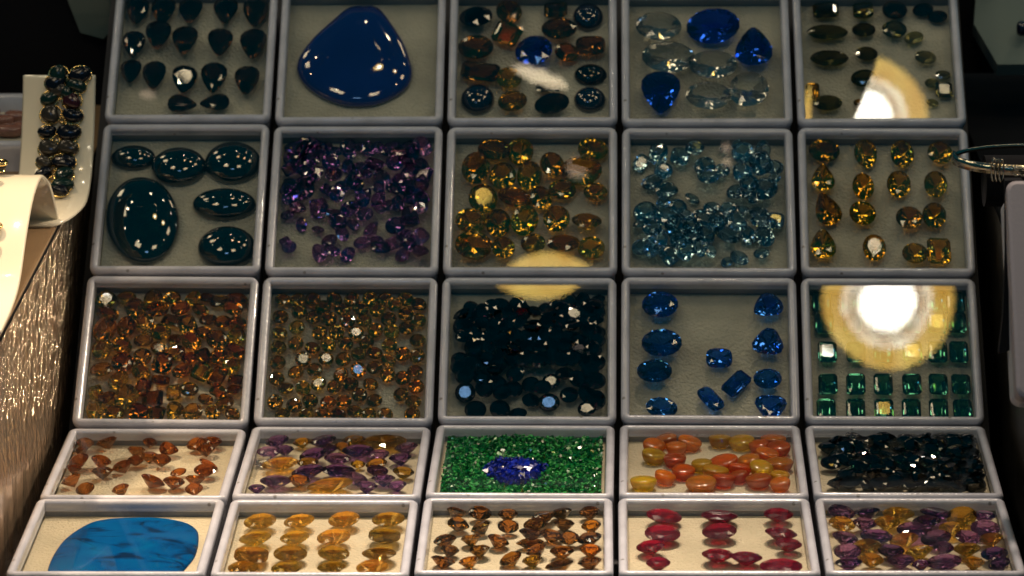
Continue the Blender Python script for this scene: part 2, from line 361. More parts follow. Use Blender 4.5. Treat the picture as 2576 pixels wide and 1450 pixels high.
# ------------------------------------------------------------------ gem meshes
def outline(shape, n=16):
    P = []
    for k in range(n):
        t = 2*math.pi*(k+.5)/n; c_, s_ = math.cos(t), math.sin(t)
        if shape == 'pear':                       # point towards -y
            P.append((.5*c_*(1+.45*s_)/1.08, .5*s_))
        elif shape == 'marq':
            P.append((.5*math.copysign(abs(c_)**.75, c_), .5*math.copysign(abs(s_)**1.45, s_)))
        elif shape == 'cush':
            P.append((.5*math.copysign(abs(c_)**.62, c_), .5*math.copysign(abs(s_)**.62, s_)))
        elif shape == 'tri':
            rr = .5*(1+.13*math.cos(3*(t-math.pi/2))); P.append((rr*c_, rr*s_))
        elif shape == 'irr':
            rr = .5*(1+.1*math.sin(3*t+1)+.06*math.sin(5*t)); P.append((rr*c_, rr*s_))
        else: P.append((.5*c_, .5*s_))
    if shape == 'rect':
        q = .13; P = [(.5,-.5+q),(.5,.5-q),(.5-q,.5),(-.5+q,.5),(-.5,.5-q),(-.5,-.5+q),(-.5+q,-.5),(.5-q,-.5)]
    return P
def gem_mesh(shape):
    P = outline(shape); n = len(P); V = []; Fc = []
    if shape == 'rect':
        rings = [(.60,.15),(.80,.105),(1,.02),(1,-.01),(.80,-.16),(.55,-.30),(.28,-.40)]
        for sc_, z in rings: V += [(x*sc_, y*(sc_ if sc_ > .5 else sc_*1.25), z) for x, y in P]
        for i in range(len(rings)-1):
            Fc += [(i*n+k, (i+1)*n+k, (i+1)*n+(k+1) % n, i*n+(k+1) % n) for k in range(n)]
        Fc.append(tuple(range(n))); Fc.append(tuple(range((len(rings)-1)*n, len(rings)*n))[::-1])
    else:
        m_ = n//2
        mid = lambda k: ((P[k][0]+P[(k+1) % n][0])/2, (P[k][1]+P[(k+1) % n][1])/2)
        tab = [(P[2*k][0]*.60, P[2*k][1]*.60, .15) for k in range(m_)]                     # 0..m
        star = [((P[2*k+1][0])*.82, (P[2*k+1][1])*.82, .105) for k in range(m_)]         # m..2m
        gt = [(x, y, .015) for x, y in P]; gb = [(x, y, -.015) for x, y in P]
        pav = [((P[2*k+1][0])*.56, (P[2*k+1][1])*.56, -.235) for k in range(m_)]
        cul = [(0, 0, -.45)]
        V = tab+star+gt+gb+pav+cul; S = m_; T = 2*m_; B = T+n; A = B+n; C = A+m_
        Fc.append(tuple(range(m_)))
        for k in range(m_):
            k1 = (k+1) % m_
            Fc += [(k, S+k, k1)]                                                  # star facets
            Fc += [(k, S+(k-1) % m_, T+2*k, S+k)]                                   # kites to the girdle
            Fc += [(S+k, T+2*k, T+2*k+1), (S+k, T+2*k+1, T+(2*k+2) % n)]
            Fc += [(A+k, B+2*k+1, B+2*k), (A+k, B+(2*k+2) % n, B+2*k+1)]
            Fc += [(C, A+k, B+2*k, A+(k-1) % m_)]
        for k in range(n):
            Fc.append((T+k, B+k, B+(k+1) % n, T+(k+1) % n))
    me = bpy.data.meshes.new('faceted_gem'); me.from_pydata(V, [], Fc); me.update(); return me
def cab_mesh(pts=None, hgt=.42, flat=.0):
    P = pts or [(.5*math.cos(2*math.pi*k/40), .5*math.sin(2*math.pi*k/40)) for k in range(40)]
    n = len(P); V = []; Fc = []
    cxm = sum(p[0] for p in P)/n; cym = sum(p[1] for p in P)/n
    prof = [(.93, 0), (1.0, .10), (.985, .28)]
    for k in range(1, 9):
        a = k/9*math.pi/2; prof.append(((.985*math.cos(a) if not flat else (1-flat)*math.cos(a)**1.0*.985+flat*(.985-.06*k/9*k)), .28+.72*math.sin(a)))
    for r_, z in prof: V += [(cxm+(x-cxm)*r_, cym+(y-cym)*r_, z*hgt) for x, y in P]
    for i in range(len(prof)-1): Fc += [(i*n+k, i*n+(k+1) % n, (i+1)*n+(k+1) % n, (i+1)*n+k) for k in range(n)]
    V.append((cxm, cym, hgt)); t = len(V)-1; L_ = (len(prof)-1)*n
    Fc += [(L_+k, L_+(k+1) % n, t) for k in range(n)]; Fc.append(tuple(range(n))[::-1])
    me = bpy.data.meshes.new('cabochon'); me.from_pydata(V, [], Fc); me.update()
    me.polygons.foreach_set('use_smooth', [True]*len(me.polygons)); return me
def bead_mesh():
    n = 20; V = []; Fc = []; pr = [(.55,-.45),(.80,-.36),(.95,-.16),(1,.0),(.96,.06),(.86,.105),(.6,.14),(.25,.155)]
    for r_, z in pr: V += [(.5*r_*math.cos(2*math.pi*k/n), .5*r_*math.sin(2*math.pi*k/n), z) for k in range(n)]
    for i in range(len(pr)-1): Fc += [(i*n+k, i*n+(k+1) % n, (i+1)*n+(k+1) % n, (i+1)*n+k) for k in range(n)]
    Fc += [tuple(range(n))[::-1], tuple(range((len(pr)-1)*n, len(pr)*n))]
    me = bpy.data.meshes.new('bead'); me.from_pydata(V, [], Fc); me.update(); me.polygons.foreach_set('use_smooth', [True]*len(me.polygons)); return me
SH = {}
def get_mesh(shape, matkey):
    k = (shape, matkey)
    if k not in SH:
        if shape == 'cab': me = cab_mesh()
        elif shape == 'bead': me = bead_mesh()
        else: me = gem_mesh({'round': 'oval'}.get(shape, shape))
        me.materials.append(G.get(matkey) or M[matkey]); SH[k] = me
    return SH[k]

KIND = {'smoke':'smoky_quartz','brown':'brown_topaz','navy':'spinel','navycab':'spinel','blue':'blue_crystal','clear':'white_topaz','olive':'green_quartz','olight':'green_quartz','purple':'amethyst','lilac':'amethyst',
 'citrine':'citrine','honey':'citrine','aqua':'blue_topaz','amber':'brown_zircon','olgold':'brown_zircon','garnet':'garnet','sapph':'sapphire','emer':'green_tourmaline','cinn':'cinnamon_zircon','ruby':'ruby','opalo':'fire_opal','opaly':'fire_opal','opalr':'fire_opal','cabg':'green_agate'}
ORD = ['first','second','third','fourth','fifth','sixth','seventh','eighth','ninth','tenth','eleventh','twelfth','thirteenth','fourteenth','fifteenth','sixteenth','seventeenth','eighteenth','nineteenth','twentieth']
ORD += ['twenty-'+q for q in ORD[:9]]+['thirtieth']+['thirty-'+q for q in ORD[:9]]
SN = {'oval':'oval','round':'round','pear':'pear-shaped','marq':'pointed','rect':'rectangular','cush':'cushion-cut','tri':'three-cornered','cab':'domed','irr':'uneven','bead':'rounded'}
CN = {'smoke':'black-brown','brown':'brown','navy':'black-blue','navycab':'black-blue','blue':'blue','clear':'clear','olive':'dark olive','olight':'pale olive','purple':'dark violet','lilac':'light purple',
 'citrine':'golden','honey':'yellow','aqua':'pale blue','amber':'orange-brown','olgold':'olive-brown','garnet':'near-black','sapph':'blue','emer':'dark green','cinn':'cinnamon','ruby':'dark red',
 'opalo':'orange','opaly':'yellow','opalr':'red-orange','cabg':'dark green'}
BN = {11:'dark pear stone box',13:'brown and blue stone box',14:'clear-and-blue box',15:'small olive stone box',21:'green cabochon box',22:'dark violet heap',
 23:'amber oval box',24:'pale blue stone box',25:'citrine box',31:'crowded orange-brown stone box',32:'round olive-brown stone box',33:'black garnet heap',34:'sapphire box',35:'green rectangle box',
 41:'cinnamon stone box',42:'loose purple-yellow mix box',44:'cloudy orange box',45:'front garnet heap',52:'four-column yellow box',53:'small dark brown stone box',54:'ruby box',55:'packed purple-gold box'}
GN = {k: 'stones in the '+v for k, v in BN.items()}

def zones(box, items, tol):
    """sort into lines from the back (large v) and count from the left, for the labels"""
    it = sorted(items, key=lambda q: -q['v']); lines = []; cur = []
    for q in it:
        if cur and (cur[0]['v']-q['v']) > tol: lines.append(cur); cur = []
        cur.append(q)
    if cur: lines.append(cur)
    for li, l in enumerate(lines):
        l.sort(key=lambda q: q['u'])
        for ci, q in enumerate(l): q['line'] = li; q['pos'] = ci; q['n'] = len(l); q['nl'] = len(lines)
def place(box, reg, items, default, tol=.10, tilt=6, heap=False, lowc=.5, sc_=1.14):
    """items: x, y, w, then any of: shape name, material key, ('b', ratio), ('r', degrees)"""
    X0, Y0, s_ = reg; e, pl, bx, by, brot, hx, hy = BX[box]; out = []; placed = []
    fl = FL[pl]
    for it in items:
        x, y, w = it[:3]; shape, mat = default[0], default[1]; b = default[2]; rot = 0; tl = tilt; lift = 0; tab = None
        for q in it[3:]:
            if isinstance(q, str):
                if q in SN: shape = q
                else: mat = q
            elif q[0] == 'b': b = q[1]
            elif q[0] == 'r': rot = q[1]
            elif q[0] == 't': tab = q[1:]
        dx, dy = (X0+x/s_)/1.0334, (Y0+y/s_)/1.0334
        X_, Y_, P0 = unp(dx, dy, pl, fl+.04)
        ppu = F/(P0-cp).dot(fw); W = w/s_/1.0334/ppu
        W = W*(1.10 if shape == 'cab' else sc_)
        if pl == 'L': b *= 1.14
        mn = W*min(1, b); 
        cab = shape == 'cab'
        hg = (0.0 if cab else mn*.45)                    # girdle height above pad
        X_, Y_, _ = unp(dx, dy, pl, fl+hg*(1 if pl == 'U' else lowc)+(mn*.2 if cab else 0))
        # keep inside the tray
        lx, ly = X_-bx, Y_-by; mx_, my_ = hx-.066-W*.42, hy-.066-W*b*.42
        lx = max(-mx_, min(mx_, lx)); ly = max(-my_, min(my_, ly))
        blue = ('blue',) in it
        out.append(dict(blue=blue, x=bx+lx, y=by+ly, u=lx, v=ly, W=W, b=b, mn=mn, hg=hg, shape=shape, mat=mat, rot=rot, tl=tl, tab=tab, z=0, cab=cab))
    # settle: push apart overlapping girdles a little, then stack what still overlaps
    for _ in range(14 if len(out) > 14 else 5):
        for i, a in enumerate(out):
            for c_ in out[i+1:]:
                ddx, ddy = a['x']-c_['x'], a['y']-c_['y']; dd = math.hypot(ddx, ddy)+1e-6
                ra = (a['W']+a['W']*a['b'])/4; rb = (c_['W']+c_['W']*c_['b'])/4; need = (ra+rb)*(.66 if heap else .90)
                if dd < need:
                    k = min((need-dd)*.25, .006)/dd
                    a['x'] += ddx*k; a['y'] += ddy*k; c_['x'] -= ddx*k; c_['y'] -= ddy*k
        for a in out:
            mx_, my_ = hx-.066-a['W']*.42, hy-.066-a['W']*a['b']*.42
            a['x'] = bx+max(-mx_, min(mx_, a['x']-bx)); a['y'] = by+max(-my_, min(my_, a['y']-by)); a['u'] = a['x']-bx; a['v'] = a['y']-by
    zones(box, out, tol)
    for i, a in enumerate(out):
        lvl = 0
        for c_ in placed:
            dd = math.hypot(a['x']-c_['x'], a['y']-c_['y']); ra = (a['mn']+c_['mn'])/2
            if dd < ra*.86: lvl = max(lvl, c_['z']+c_['mn']*.34)
        top = -.024-fl-(a['mn']*(.42+.15) if not a['cab'] else a['mn']*.42)
        a['z'] = min(lvl, max(0, top)); placed.append(a)
        tt = random.gauss(0, 1)*math.radians(a['tl']+(9 if a['z'] > .01 else 0)); t2 = random.gauss(0, 1)*math.radians(a['tl'])
        if a['tab']: tt, t2 = math.radians(a['tab'][0]), math.radians(a['tab'][1])
        lift = a['hg']*(1-.0)+abs(math.sin(tt))*a['mn']*.06
        if a['cab']: tt = t2 = 0
        hs = a['mn']*(1.12 if pl == 'L' else 1); lift *= hs/a['mn']
        hz = min(hs, (-.023-fl)/(.6 if not a['cab'] else .44))
        lift *= hz/hs
        o = bpy.data.objects.new(KIND[a['mat']], get_mesh(a['shape'], a['mat'])); COL.objects.link(o)
        o.matrix_world = pmat(pl, a['x'], a['y'], fl+lift+a['z']+.0015, math.radians(a['rot'])+brot, tt, t2, (a['W'], a['W']*a['b'], hz))
        if a['blue']:       # this stone lies so that its table mirrors the bluish light panel
            Pg = o.matrix_world.translation.copy(); nt_ = ((Vector((0,-12,12))-Pg).normalized()+(cp-Pg).normalized()).normalized()
            q_ = PL[pl][2].rotation_difference(nt_).to_matrix().to_4x4()
            o.matrix_world = Matrix.Translation(Pg) @ q_ @ basis(pl) @ Matrix.Diagonal((a['W'], a['W']*a['b'], hz, 1))
        lab = '%s %s stone, %s from left in %s line from back, %s' % (CN[a['mat']], SN[a['shape']], ORD[a['pos']], ORD[a['line']], BN[box])
        if a['blue']: lab = 'round stone whose flat top mirrors blue light, %s in %s line, %s' % (ORD[a['pos']], ORD[a['line']], BN[box])
        tag(o, lab, KIND[a['mat']].replace('_', ' '), GN[box])
        a['o'] = o
    return out

B = lambda v: ('b', v)
R_ = lambda v: ('r', v)
# --- back row
place(11, (240,0,4.531), [(460,120,250),(820,120,255),(1155,130,250),(1570,120,255),(1930,150,270),
 (415,500,240),(700,440,270),(1075,475,272),(1505,500,262),(1900,520,280),(425,850,225),(700,885,250),(1085,940,265),(1430,920,275),(1820,950,265),
 (1060,1225,225,R_(82)),(1440,1210,225,R_(-82))], ('pear','smoke',1.38), tilt=3, tol=.12)
place(13, (1160,0,4.531), [(350,200,350,'navy','round'),(740,120,270,B(1.15)),(1290,90,240,'rect'),(1670,190,330,'navycab','cab',B(1.05)),(720,400,290,'rect',R_(-25),'amber',B(.9)),(1330,340,370,B(.75)),
 (1030,570,390,'round','blue',B(1.0)),(340,560,370,B(.75)),(1420,620,260,B(.9),'amber',R_(-30)),(1700,540,310,'cush',B(.8)),(400,850,400,'rect',B(.6),R_(-8)),(740,920,280,'citrine',B(.95)),
 (1700,870,350,'cab','smoke',B(.75)),(370,1150,365,'navycab','cab',B(1)),(780,1195,310,'citrine',B(.8),R_(12)),(1210,1030,270,'rect',B(.5)),(1245,1225,370,'smoke',B(.65),R_(10)),(1690,1160,345,'navycab','cab',B(.9))],
 ('oval','brown',.85), tol=.14)
place(14, (1600,0,4.531), [(510,290,480,B(.8)),(1150,280,560,'blue',B(.72)),(620,640,550,B(.7)),(1630,520,390,'pear','blue',B(1.25),R_(180)),(1150,740,510,B(.78)),(535,1060,410,'pear','blue',B(1.3)),(1100,1100,480,B(.78)),(1570,1020,420,B(1.28))],
 ('oval','clear',.8), tol=.13)
place(15, (2040,0,4.1415), [(440,70,240,'rect'),(840,60,190,'rect',B(1)),(1180,60,240,'smoke',B(.8)),(1490,70,200,'smoke'),(1650,180,190,'smoke'),(460,350,395,'marq',B(.46)),(850,325,225),(1180,320,240,'round',B(.82)),
 (1390,410,200,'olight',R_(25),B(.7)),(480,630,370,'marq',B(.5)),(880,580,215),(1515,620,210,'olight',R_(-12)),(855,845,255),(1590,900,150,'olight'),(1720,810,150,'olight'),(1735,970,165,'rect',B(1)),(265,985,130,'rect','citrine',B(1.3)),
 (460,1110,285,B(.65)),(800,1110,110,'amber'),(1590,1110,120,'olight')], ('oval','olive',.75), tol=.10)
# --- second row
place(21, (220,300,3.452), [(400,370,370,B(.62)),(840,440,455,B(.78)),(1325,400,465,B(.84)),(510,890,600,B(1.42),R_(12)),(1250,785,525,B(.56)),(1270,1160,480,B(.82))], ('cab','cabg',.8), tol=.16)
rs = random.Random(5); it = []
for j in range(10):
    for i in range(10):
        x = 185+i*142+rs.uniform(-40,40)+(50 if j % 2 else 0); y = 225+j*112+rs.uniform(-35,35)
        if x > 1520 or any(math.hypot(x-a, (y-b_)*1.1) < r_ for a, b_, r_ in ((520,500,85),(190,760,60),(180,970,80),(380,1200,110),(1080,1070,85),(880,1270,70),(1450,560,50))): continue
        it.append((x, y, rs.uniform(105,170), rs.choice(['oval','oval','round','rect','cush','pear']), B(rs.choice([.75,.85,1,1.2])), R_(rs.uniform(0,180)), rs.choice(['purple','purple','purple','lilac'])))
place(22, (680,300,3.452), it, ('oval','purple',.85), tilt=17, heap=True)
place(23, (1140,300,3.452), [(510,270,270,B(.75)),(730,330,210,B(1.1)),(360,480,230,B(1.3)),(580,540,220,B(1.15)),(800,540,205,B(1.25)),(1010,450,200,B(1.3)),(1270,480,330,B(.8)),(1390,260,240),(1135,640,220),(1410,690,190,B(.9)),(400,750,235,B(1.15)),
 (690,740,290,B(.7)),(930,740,180,B(1.3)),(290,950,250,B(.9)),(540,970,205,B(1.2)),(770,950,220,B(1.15),R_(-15)),(1060,930,215,B(1.25)),(1330,950,240,B(.85)),(315,1170,305,B(.78)),(580,1190,190,B(1.25)),(850,1150,205,R_(-20)),(1120,1150,265,B(.75)),(1370,1195,220,B(.9))],
 ('oval','citrine',.85), tilt=11, tol=.11)
place(24, (1600,300,3.452), [(x,y,w,rs.choice(['oval','round','oval','cush']),B(rs.choice([.75,.85,1,1.1])),R_(rs.uniform(0,180))) for x,y,w in [(215,430,150),(385,350,180),(580,370,180),(430,500,150),(330,600,180),(460,680,180),(690,750,130),(800,460,160),(830,580,160),(955,500,130),(1140,330,190),(1320,350,170),(1140,520,200),
 (1330,470,180),(1480,500,140),(1080,690,170),(1200,650,170),(1335,680,200),(250,870,220),(430,800,160),(560,840,150),(865,830,140),(1010,840,120),(780,950,200),(930,930,160),(1140,850,130),(1290,880,180),(1445,950,140),(1080,960,200),(200,1010,150),(320,1040,160),(200,1190,150),(370,1160,190),
 (450,930,200),(570,1040,190),(690,1020,170),(580,1150,160),(700,1130,170),(1000,1100,220),(1190,1080,170),(1340,1090,180),(480,1260,150),(640,1260,160),(760,1250,150),(850,1270,130),(1000,1320,120),(1110,1300,150),(1310,1240,130),(900,1020,140),(1300,980,160),(790,1120,150),(320,1230,130),(640,950,130),(1180,750,150),(1400,1020,140),
 (710,330,140),(980,260,110),(1090,220,90),(1420,620,120),(1230,790,120)]],
 ('oval','aqua',.85), tilt=12, heap=True)
place(25, (2060,300,3.452), [(285,320,250,B(.8)),(655,330,190,B(1.35)),(985,350,185,B(1.4)),(1325,340,200,B(1.2)),(275,560,185,'pear',B(1.45),R_(180)),(635,640,175,B(1.45)),(955,620,190,B(1.3)),(1285,620,185,B(1.4)),(310,840,210,'pear',B(1.35),R_(200)),
 (630,880,215,'round',B(1)),(1055,920,212,'round',B(1.15)),(1265,900,190,B(1.3)),(270,1150,205,'pear',B(1.45),R_(180)),(735,1190,185,B(1.35)),(1100,1240,205,'round',B(1)),(1315,1220,185,'rect',B(1.3))], ('oval','citrine',1), tol=.14, tilt=5)
# --- middle row
place(31, (170,700,3.452), [(q[0],q[1],q[2])+((q[3],) if len(q) > 3 and isinstance(q[3], str) else (rs.choice(['oval','oval','round','cush']),))+(B(rs.choice([.75,.85,1,1.15])),R_(rs.uniform(-30,30)),rs.choice(['amber','amber','citrine','olgold'])) for q in
 [(320,290,150),(555,250,170),(850,230,180),(950,215,150),(1150,230,150),(1380,290,160),(1560,210,170),(1230,240,120),(335,390,190),(650,370,170),(820,330,200),(1050,310,170),(1200,350,150),(1540,350,160),
 (330,530,200),(540,520,170),(735,460,160),(960,430,170,'rect'),(1080,500,160),(1290,450,150),(1410,470,150),(1550,490,150),(850,560,180),(700,640,170),(980,630,160,'pear'),(1140,640,170),(1420,620,190),(1580,570,150),(1250,600,150),
 (300,680,180),(480,690,180),(840,710,150),(690,800,160),(1250,790,130,'rect'),(1380,800,150),(1540,750,170),(1000,770,170),(1120,780,140),(290,900,200),(510,850,190),(680,920,170),(880,860,170),(1060,910,170),(1220,920,150,'rect'),(1440,870,150),(860,970,150,'rect'),(1380,960,150,'rect'),(1530,970,120,'rect'),
 (490,1020,190),(345,1140,150),(205,1120,115,'rect'),(690,1070,140,'cush'),(970,1110,130,'rect'),(1110,1080,160),(1380,1090,150,'rect'),(1530,1080,140),(525,1170,210),(780,1170,180,'rect'),(1260,1170,140),(1430,1210,170),(235,1280,160),(400,1290,170),(630,1300,160),(815,1290,140,'rect'),(975,1280,150,'pear'),(1140,1290,170),(1510,1300,130),(1320,1290,120)]],
 ('oval','amber',.85), tol=.09, tilt=10, sc_=1.10)
rd = [(330,265),(465,235),(620,215),(795,220),(970,210),(1120,220),(1260,205),(1420,210),(690,320),(475,375),(850,340),(1025,330),(1180,330),(1325,320),(1560,315),(300,430),(605,430),(745,450),(905,465),(1055,460),(1285,440),(1435,405),(1560,455),(455,525),(280,575),(660,575),(810,570),(985,575),(1160,550),(1305,565),(1440,530),
 (275,705),(445,670),(595,710),(735,680),(890,670),(1080,655),(1285,690),(1550,640),(1010,765),(1155,755),(1405,765),(1540,780),(260,840),(510,810),(715,805),(870,810),(1275,825),(1150,885),(445,930),(615,905),(850,955),(1005,905),(1270,955),(1515,915),(1405,980),(250,985),(355,1070),(510,1070),(650,1030),(795,1050),(935,1030),(1115,1035),(1525,1055),(1395,1130),
 (1015,1130),(1150,1180),(235,1195),(430,1225),(575,1185),(735,1195),(875,1190),(1495,1190),(325,1320),(540,1320),(685,1320),(825,1320),(975,1280),(1095,1330),(1245,1320),(1490,1305)]
place(32, (640,700,3.452), [(x,y,136,rs.choice(['olgold','olgold','olgold','amber']))+((('blue',),) if (x,y) == (1005,905) else ()) for x,y in rd], ('round','olgold',1), tol=.08, tilt=7, sc_=1.08)
it = [(x,y,w) for x,y,w in [(630,320,150),(780,330,150),(395,390,155),(270,430,150),(540,410,140),(1020,360,120),(1120,350,120),(1240,290,140),(1370,330,140),(1500,300,130),(1490,390,140),(1500,530,150),(250,550,160),(400,560,150),(320,640,150),(1490,640,150),
 (235,850,160),(420,840,150),(460,970,150),(600,1030,160),(310,1110,165),(480,1110,150),(400,1290,175),(620,1260,165),(780,1300,150),(740,1080,150),(760,970,150),(900,1180,150),(1060,1200,175),(1240,1130,150),(1380,830,170),(1430,930,150),(1410,1110,150),(1480,1040,165),(1490,1210,165),(1400,1320,150),(1080,1010,150),(900,1040,150),(1200,960,150),(290,970,150),(640,1140,150),(1000,1090,150),(1320,1020,150),(210,920,130),(560,900,140)]]
for j in range(5):
    for i in range(10):
        x = 420+i*118+rs.uniform(-35,35)-(j-2)*20; y = 430+j*105+rs.uniform(-25,25)
        it.append((x, y, rs.uniform(130,170)))
place(33, (1120,700,3.452), [(q[0],q[1],q[2],B(rs.choice([.85,.95,1,1.1])))+((('blue',),) if q[:2] in ((310,1110),(1060,1200)) else ()) for q in it], ('round','garnet',1), heap=True, tilt=13)
place(34, (1600,700,3.452), [(400,320,320,B(.82)),(415,660,355,B(.78)),(350,915,310,B(.8)),(415,1250,280,B(.78)),(1360,335,250,'pear',B(1.1),R_(-55)),(1370,660,265,'tri',B(1.0),R_(-8)),(930,800,230,'cush',B(.82)),(1085,1030,160,'rect',B(1.75),R_(-40)),(855,1165,165,'cush',B(1.65),R_(38)),(1365,985,250,B(.85)),(1395,1250,270,'tri',B(.9),R_(180))],
 ('oval','sapph',.8), tol=.12, tilt=4, sc_=1.03)
place(35, (2080,700,3.452), [(x,y,172) for y,xs in ((220,(190,450,720,980,1220,1430)),(480,(215,470,740,1000,1235,1440)),(745,(245,500,745,1010,1235,1450)),(1035,(250,500,745,1003,1240,1475)),(1290,(235,500,755,1000,1245,1480))) for x in xs],
 ('rect','emer',1.28), tol=.14, tilt=2.5, sc_=1.0)
# --- second row from the front
place(41, (60,1090,3.553), [(570,265,150),(490,320,120),(775,235,180),(1190,200,120),(1750,225,160),(1605,270,160),(1690,320,150),(1350,320,165,'pear',R_(90)),(1050,330,150),(1190,390,150),(1260,410,160),(1040,420,130),(915,470,170),(500,420,170),(725,420,170),(415,490,130),(735,520,175),(415,600,175),(1715,450,170,'marq',B(.5),R_(-15)),(1680,510,180),(1590,590,170,'pear',R_(90)),
 (1435,520,150,'marq',B(.5),R_(40)),(1215,600,210),(1385,615,180),(575,690,160),(900,685,150),(1580,690,150)], ('oval','cinn',.85), tilt=13, tol=.12)
place(42, (520,1090,3.553), [(710,240,200),(940,250,150,'citrine'),(1140,230,220),(1190,300,150),(1390,230,200,'citrine'),(1730,230,380,'honey',B(.6)),(640,340,200,'lilac'),(780,320,150),(1470,320,270),(1350,270,140,'citrine'),(1930,290,200,'lilac'),(1640,370,180,'lilac','cush'),(1850,400,190),(560,420,130,'clear','rect'),(740,440,310,'honey',R_(20),B(.6)),
 (1040,370,230),(1000,440,180,'citrine'),(1270,400,220,'lilac'),(1460,450,120,'citrine'),(1630,460,180,'citrine'),(990,515,270),(1280,500,280),(1640,520,180,'lilac'),(1880,530,180,'citrine'),(700,600,260,'lilac'),(920,600,190,'amber'),(1200,620,380,'honey',B(.65)),(1450,580,190,'lilac'),(1695,590,200),(500,670,140),(1540,660,180),(1820,650,160)], ('oval','purple',.72), tilt=8, tol=.12)
place(44, (1580,1090,3.553), [(540,215,180),(755,240,200,),(430,275,190),(640,290,170),(430,360,205,'opaly'),(620,400,185,'opalr'),(1040,190,190,'opaly'),(1240,230,215,'opaly'),(1530,190,215),(1385,275,170,'opalr'),(1620,290,200,'opalr'),(1490,340,200),(1600,430,230),(870,450,175,'opaly'),(1080,420,245,'opalr'),(1300,410,190),(1000,500,220,'opaly'),(1210,480,195,'opalr'),(1420,480,200,'opaly'),(700,510,195,'opalr'),
 (535,560,180),(305,600,220,'opaly'),(860,610,255),(1070,580,190,'opalr'),(1210,550,150,'opalr'),(1390,580,220,'opalr'),(1590,560,160,'opaly'),(1590,630,170)], ('bead','opalo',.82), tilt=8, tol=.12)
it = []
for j in range(8):
    for i in range(12):
        x = 250+i*132+rs.uniform(-40,40)+(40 if j % 2 else 0)+j*6; y = 195+j*62+rs.uniform(-18,18)
        if (x < 330 and 480 < y < 600) or (x < 400 and y < 230) or x > 1770+(y-400)*.15: continue
        it.append((x, y, rs.uniform(160,205), rs.choice(['marq','oval','pear']), B(rs.choice([.6,.75,.9])), R_(rs.uniform(0,180))))
place(45, (2080,1090,3.553), it, ('marq','garnet',.7), heap=True, tilt=14)
# --- front row
place(52, (520,1090,3.553), [(555,965,305),(915,965,288),(1330,950,296),(1740,945,310),(510,1120,305),(875,1120,278),(1235,1110,316),(1705,1100,298,'cush'),(475,1275,320,'cush'),(835,1265,316),(1235,1265,298),(1655,1260,325),(400,1400,290),(800,1400,290),(1215,1400,270),(1590,1390,300)], ('oval','honey',.86), tol=.12, tilt=5, sc_=1.0)
place(53, (1040,1090,3.553), [(525,900,170),(740,910,190),(995,920,170),(1485,900,185),(1750,900,170),(545,1010,195,'pear',R_(70)),(745,1040,180,'pear',R_(80)),(1000,1040,175),(1320,940,190),(1250,1010,200),(1515,1010,175),(1765,1030,165,'amber'),(420,1150,210,'pear',R_(80)),(655,1150,170),(910,1160,190),(1210,1090,200),(1400,1110,190),(1560,1150,170),(1745,1140,205),
 (460,1250,160),(730,1250,180),(1200,1180,230,'marq',B(.5)),(1255,1250,180),(1495,1260,200),(1760,1250,180,'amber'),(400,1340,220,'pear',R_(80)),(635,1360,170,'amber'),(1020,1330,200),(1220,1350,170,'citrine'),(1470,1380,240),(1750,1360,200)], ('oval','brown',.82), tol=.12, tilt=12)
place(54, (1580,1090,3.553), [(520,915,335),(1030,910,350),(1575,910,275),(505,1080,335),(1030,1060,325),(1600,1080,305),(395,1210,270),(1670,1190,250),(1015,1280,300),(1280,1305,300),(465,1370,230),(1600,1370,400)], ('oval','ruby',.80), tol=.12, tilt=5, sc_=1.0)
place(55, (2080,1090,3.553), [(380,890,240,'lilac'),(615,885,230),(900,900,285,'honey'),(1250,870,290),(1500,920,270,'honey'),(1750,930,220),(370,1000,240,'honey'),(590,1000,210,'lilac'),(810,980,230,'honey'),(1190,950,250),(1090,1030,310,'lilac'),(1400,1040,230,'honey'),(1710,1040,260,'lilac'),(420,1130,240,'lilac'),(700,1110,290),(970,1130,260,'honey'),
 (1240,1120,270,'lilac'),(1550,1130,230,'lilac'),(1790,1140,220,'honey'),(620,1200,260,'honey'),(440,1260,240,'lilac'),(840,1250,240),(1100,1250,250,'honey'),(1320,1230,190,'lilac'),(1540,1230,240,'honey'),(1800,1280,240),(660,1340,210,'honey'),(430,1360,240),(930,1340,240,'lilac'),(1310,1340,310,'lilac'),(1130,1380,160),(1600,1360,210,'honey'),(1850,1380,200)],
 ('oval','purple',.84), tilt=8, tol=.11, sc_=1.06)

# --- the two large single stones
def slab(name, box, reg, pts, hgt, mat, lab, flat, hh):
    X0, Y0, s_ = reg; e, pl, bx, by, brot, hx, hy = BX[box]; fl = FL[pl]
    Q = []
    for x, y in pts:
        a, b_, _ = unp((X0+x/s_)/1.0334, (Y0+y/s_)/1.0334, pl, fl+hh)
        Q.append((max(-hx+.07, min(hx-.07, a-bx)), max(-hy+.07, min(hy-.07, b_-by))))
    # smooth closed curve
    n = len(Q); P = []
    for i in range(n):
        p0, p1, p2, p3 = (Vector(Q[(i+k-1) % n]) for k in range(4))
        for j in range(4):
            t = j/4; P.append(tuple(.5*((2*p1)+(-p0+p2)*t+(2*p0-5*p1+4*p2-p3)*t*t+(-p0+3*p1-3*p2+p3)*t**3)))
    if sum(P[i][0]*P[(i+1) % len(P)][1]-P[(i+1) % len(P)][0]*P[i][1] for i in range(len(P))) < 0: P.reverse()
    me = cab_mesh(P, hgt, flat); me.materials.append(mat); o = bpy.data.objects.new(name, me); COL.objects.link(o)
    o.matrix_world = pmat(pl, bx, by, fl+.001); tag(o, lab, 'gemstone'); return o
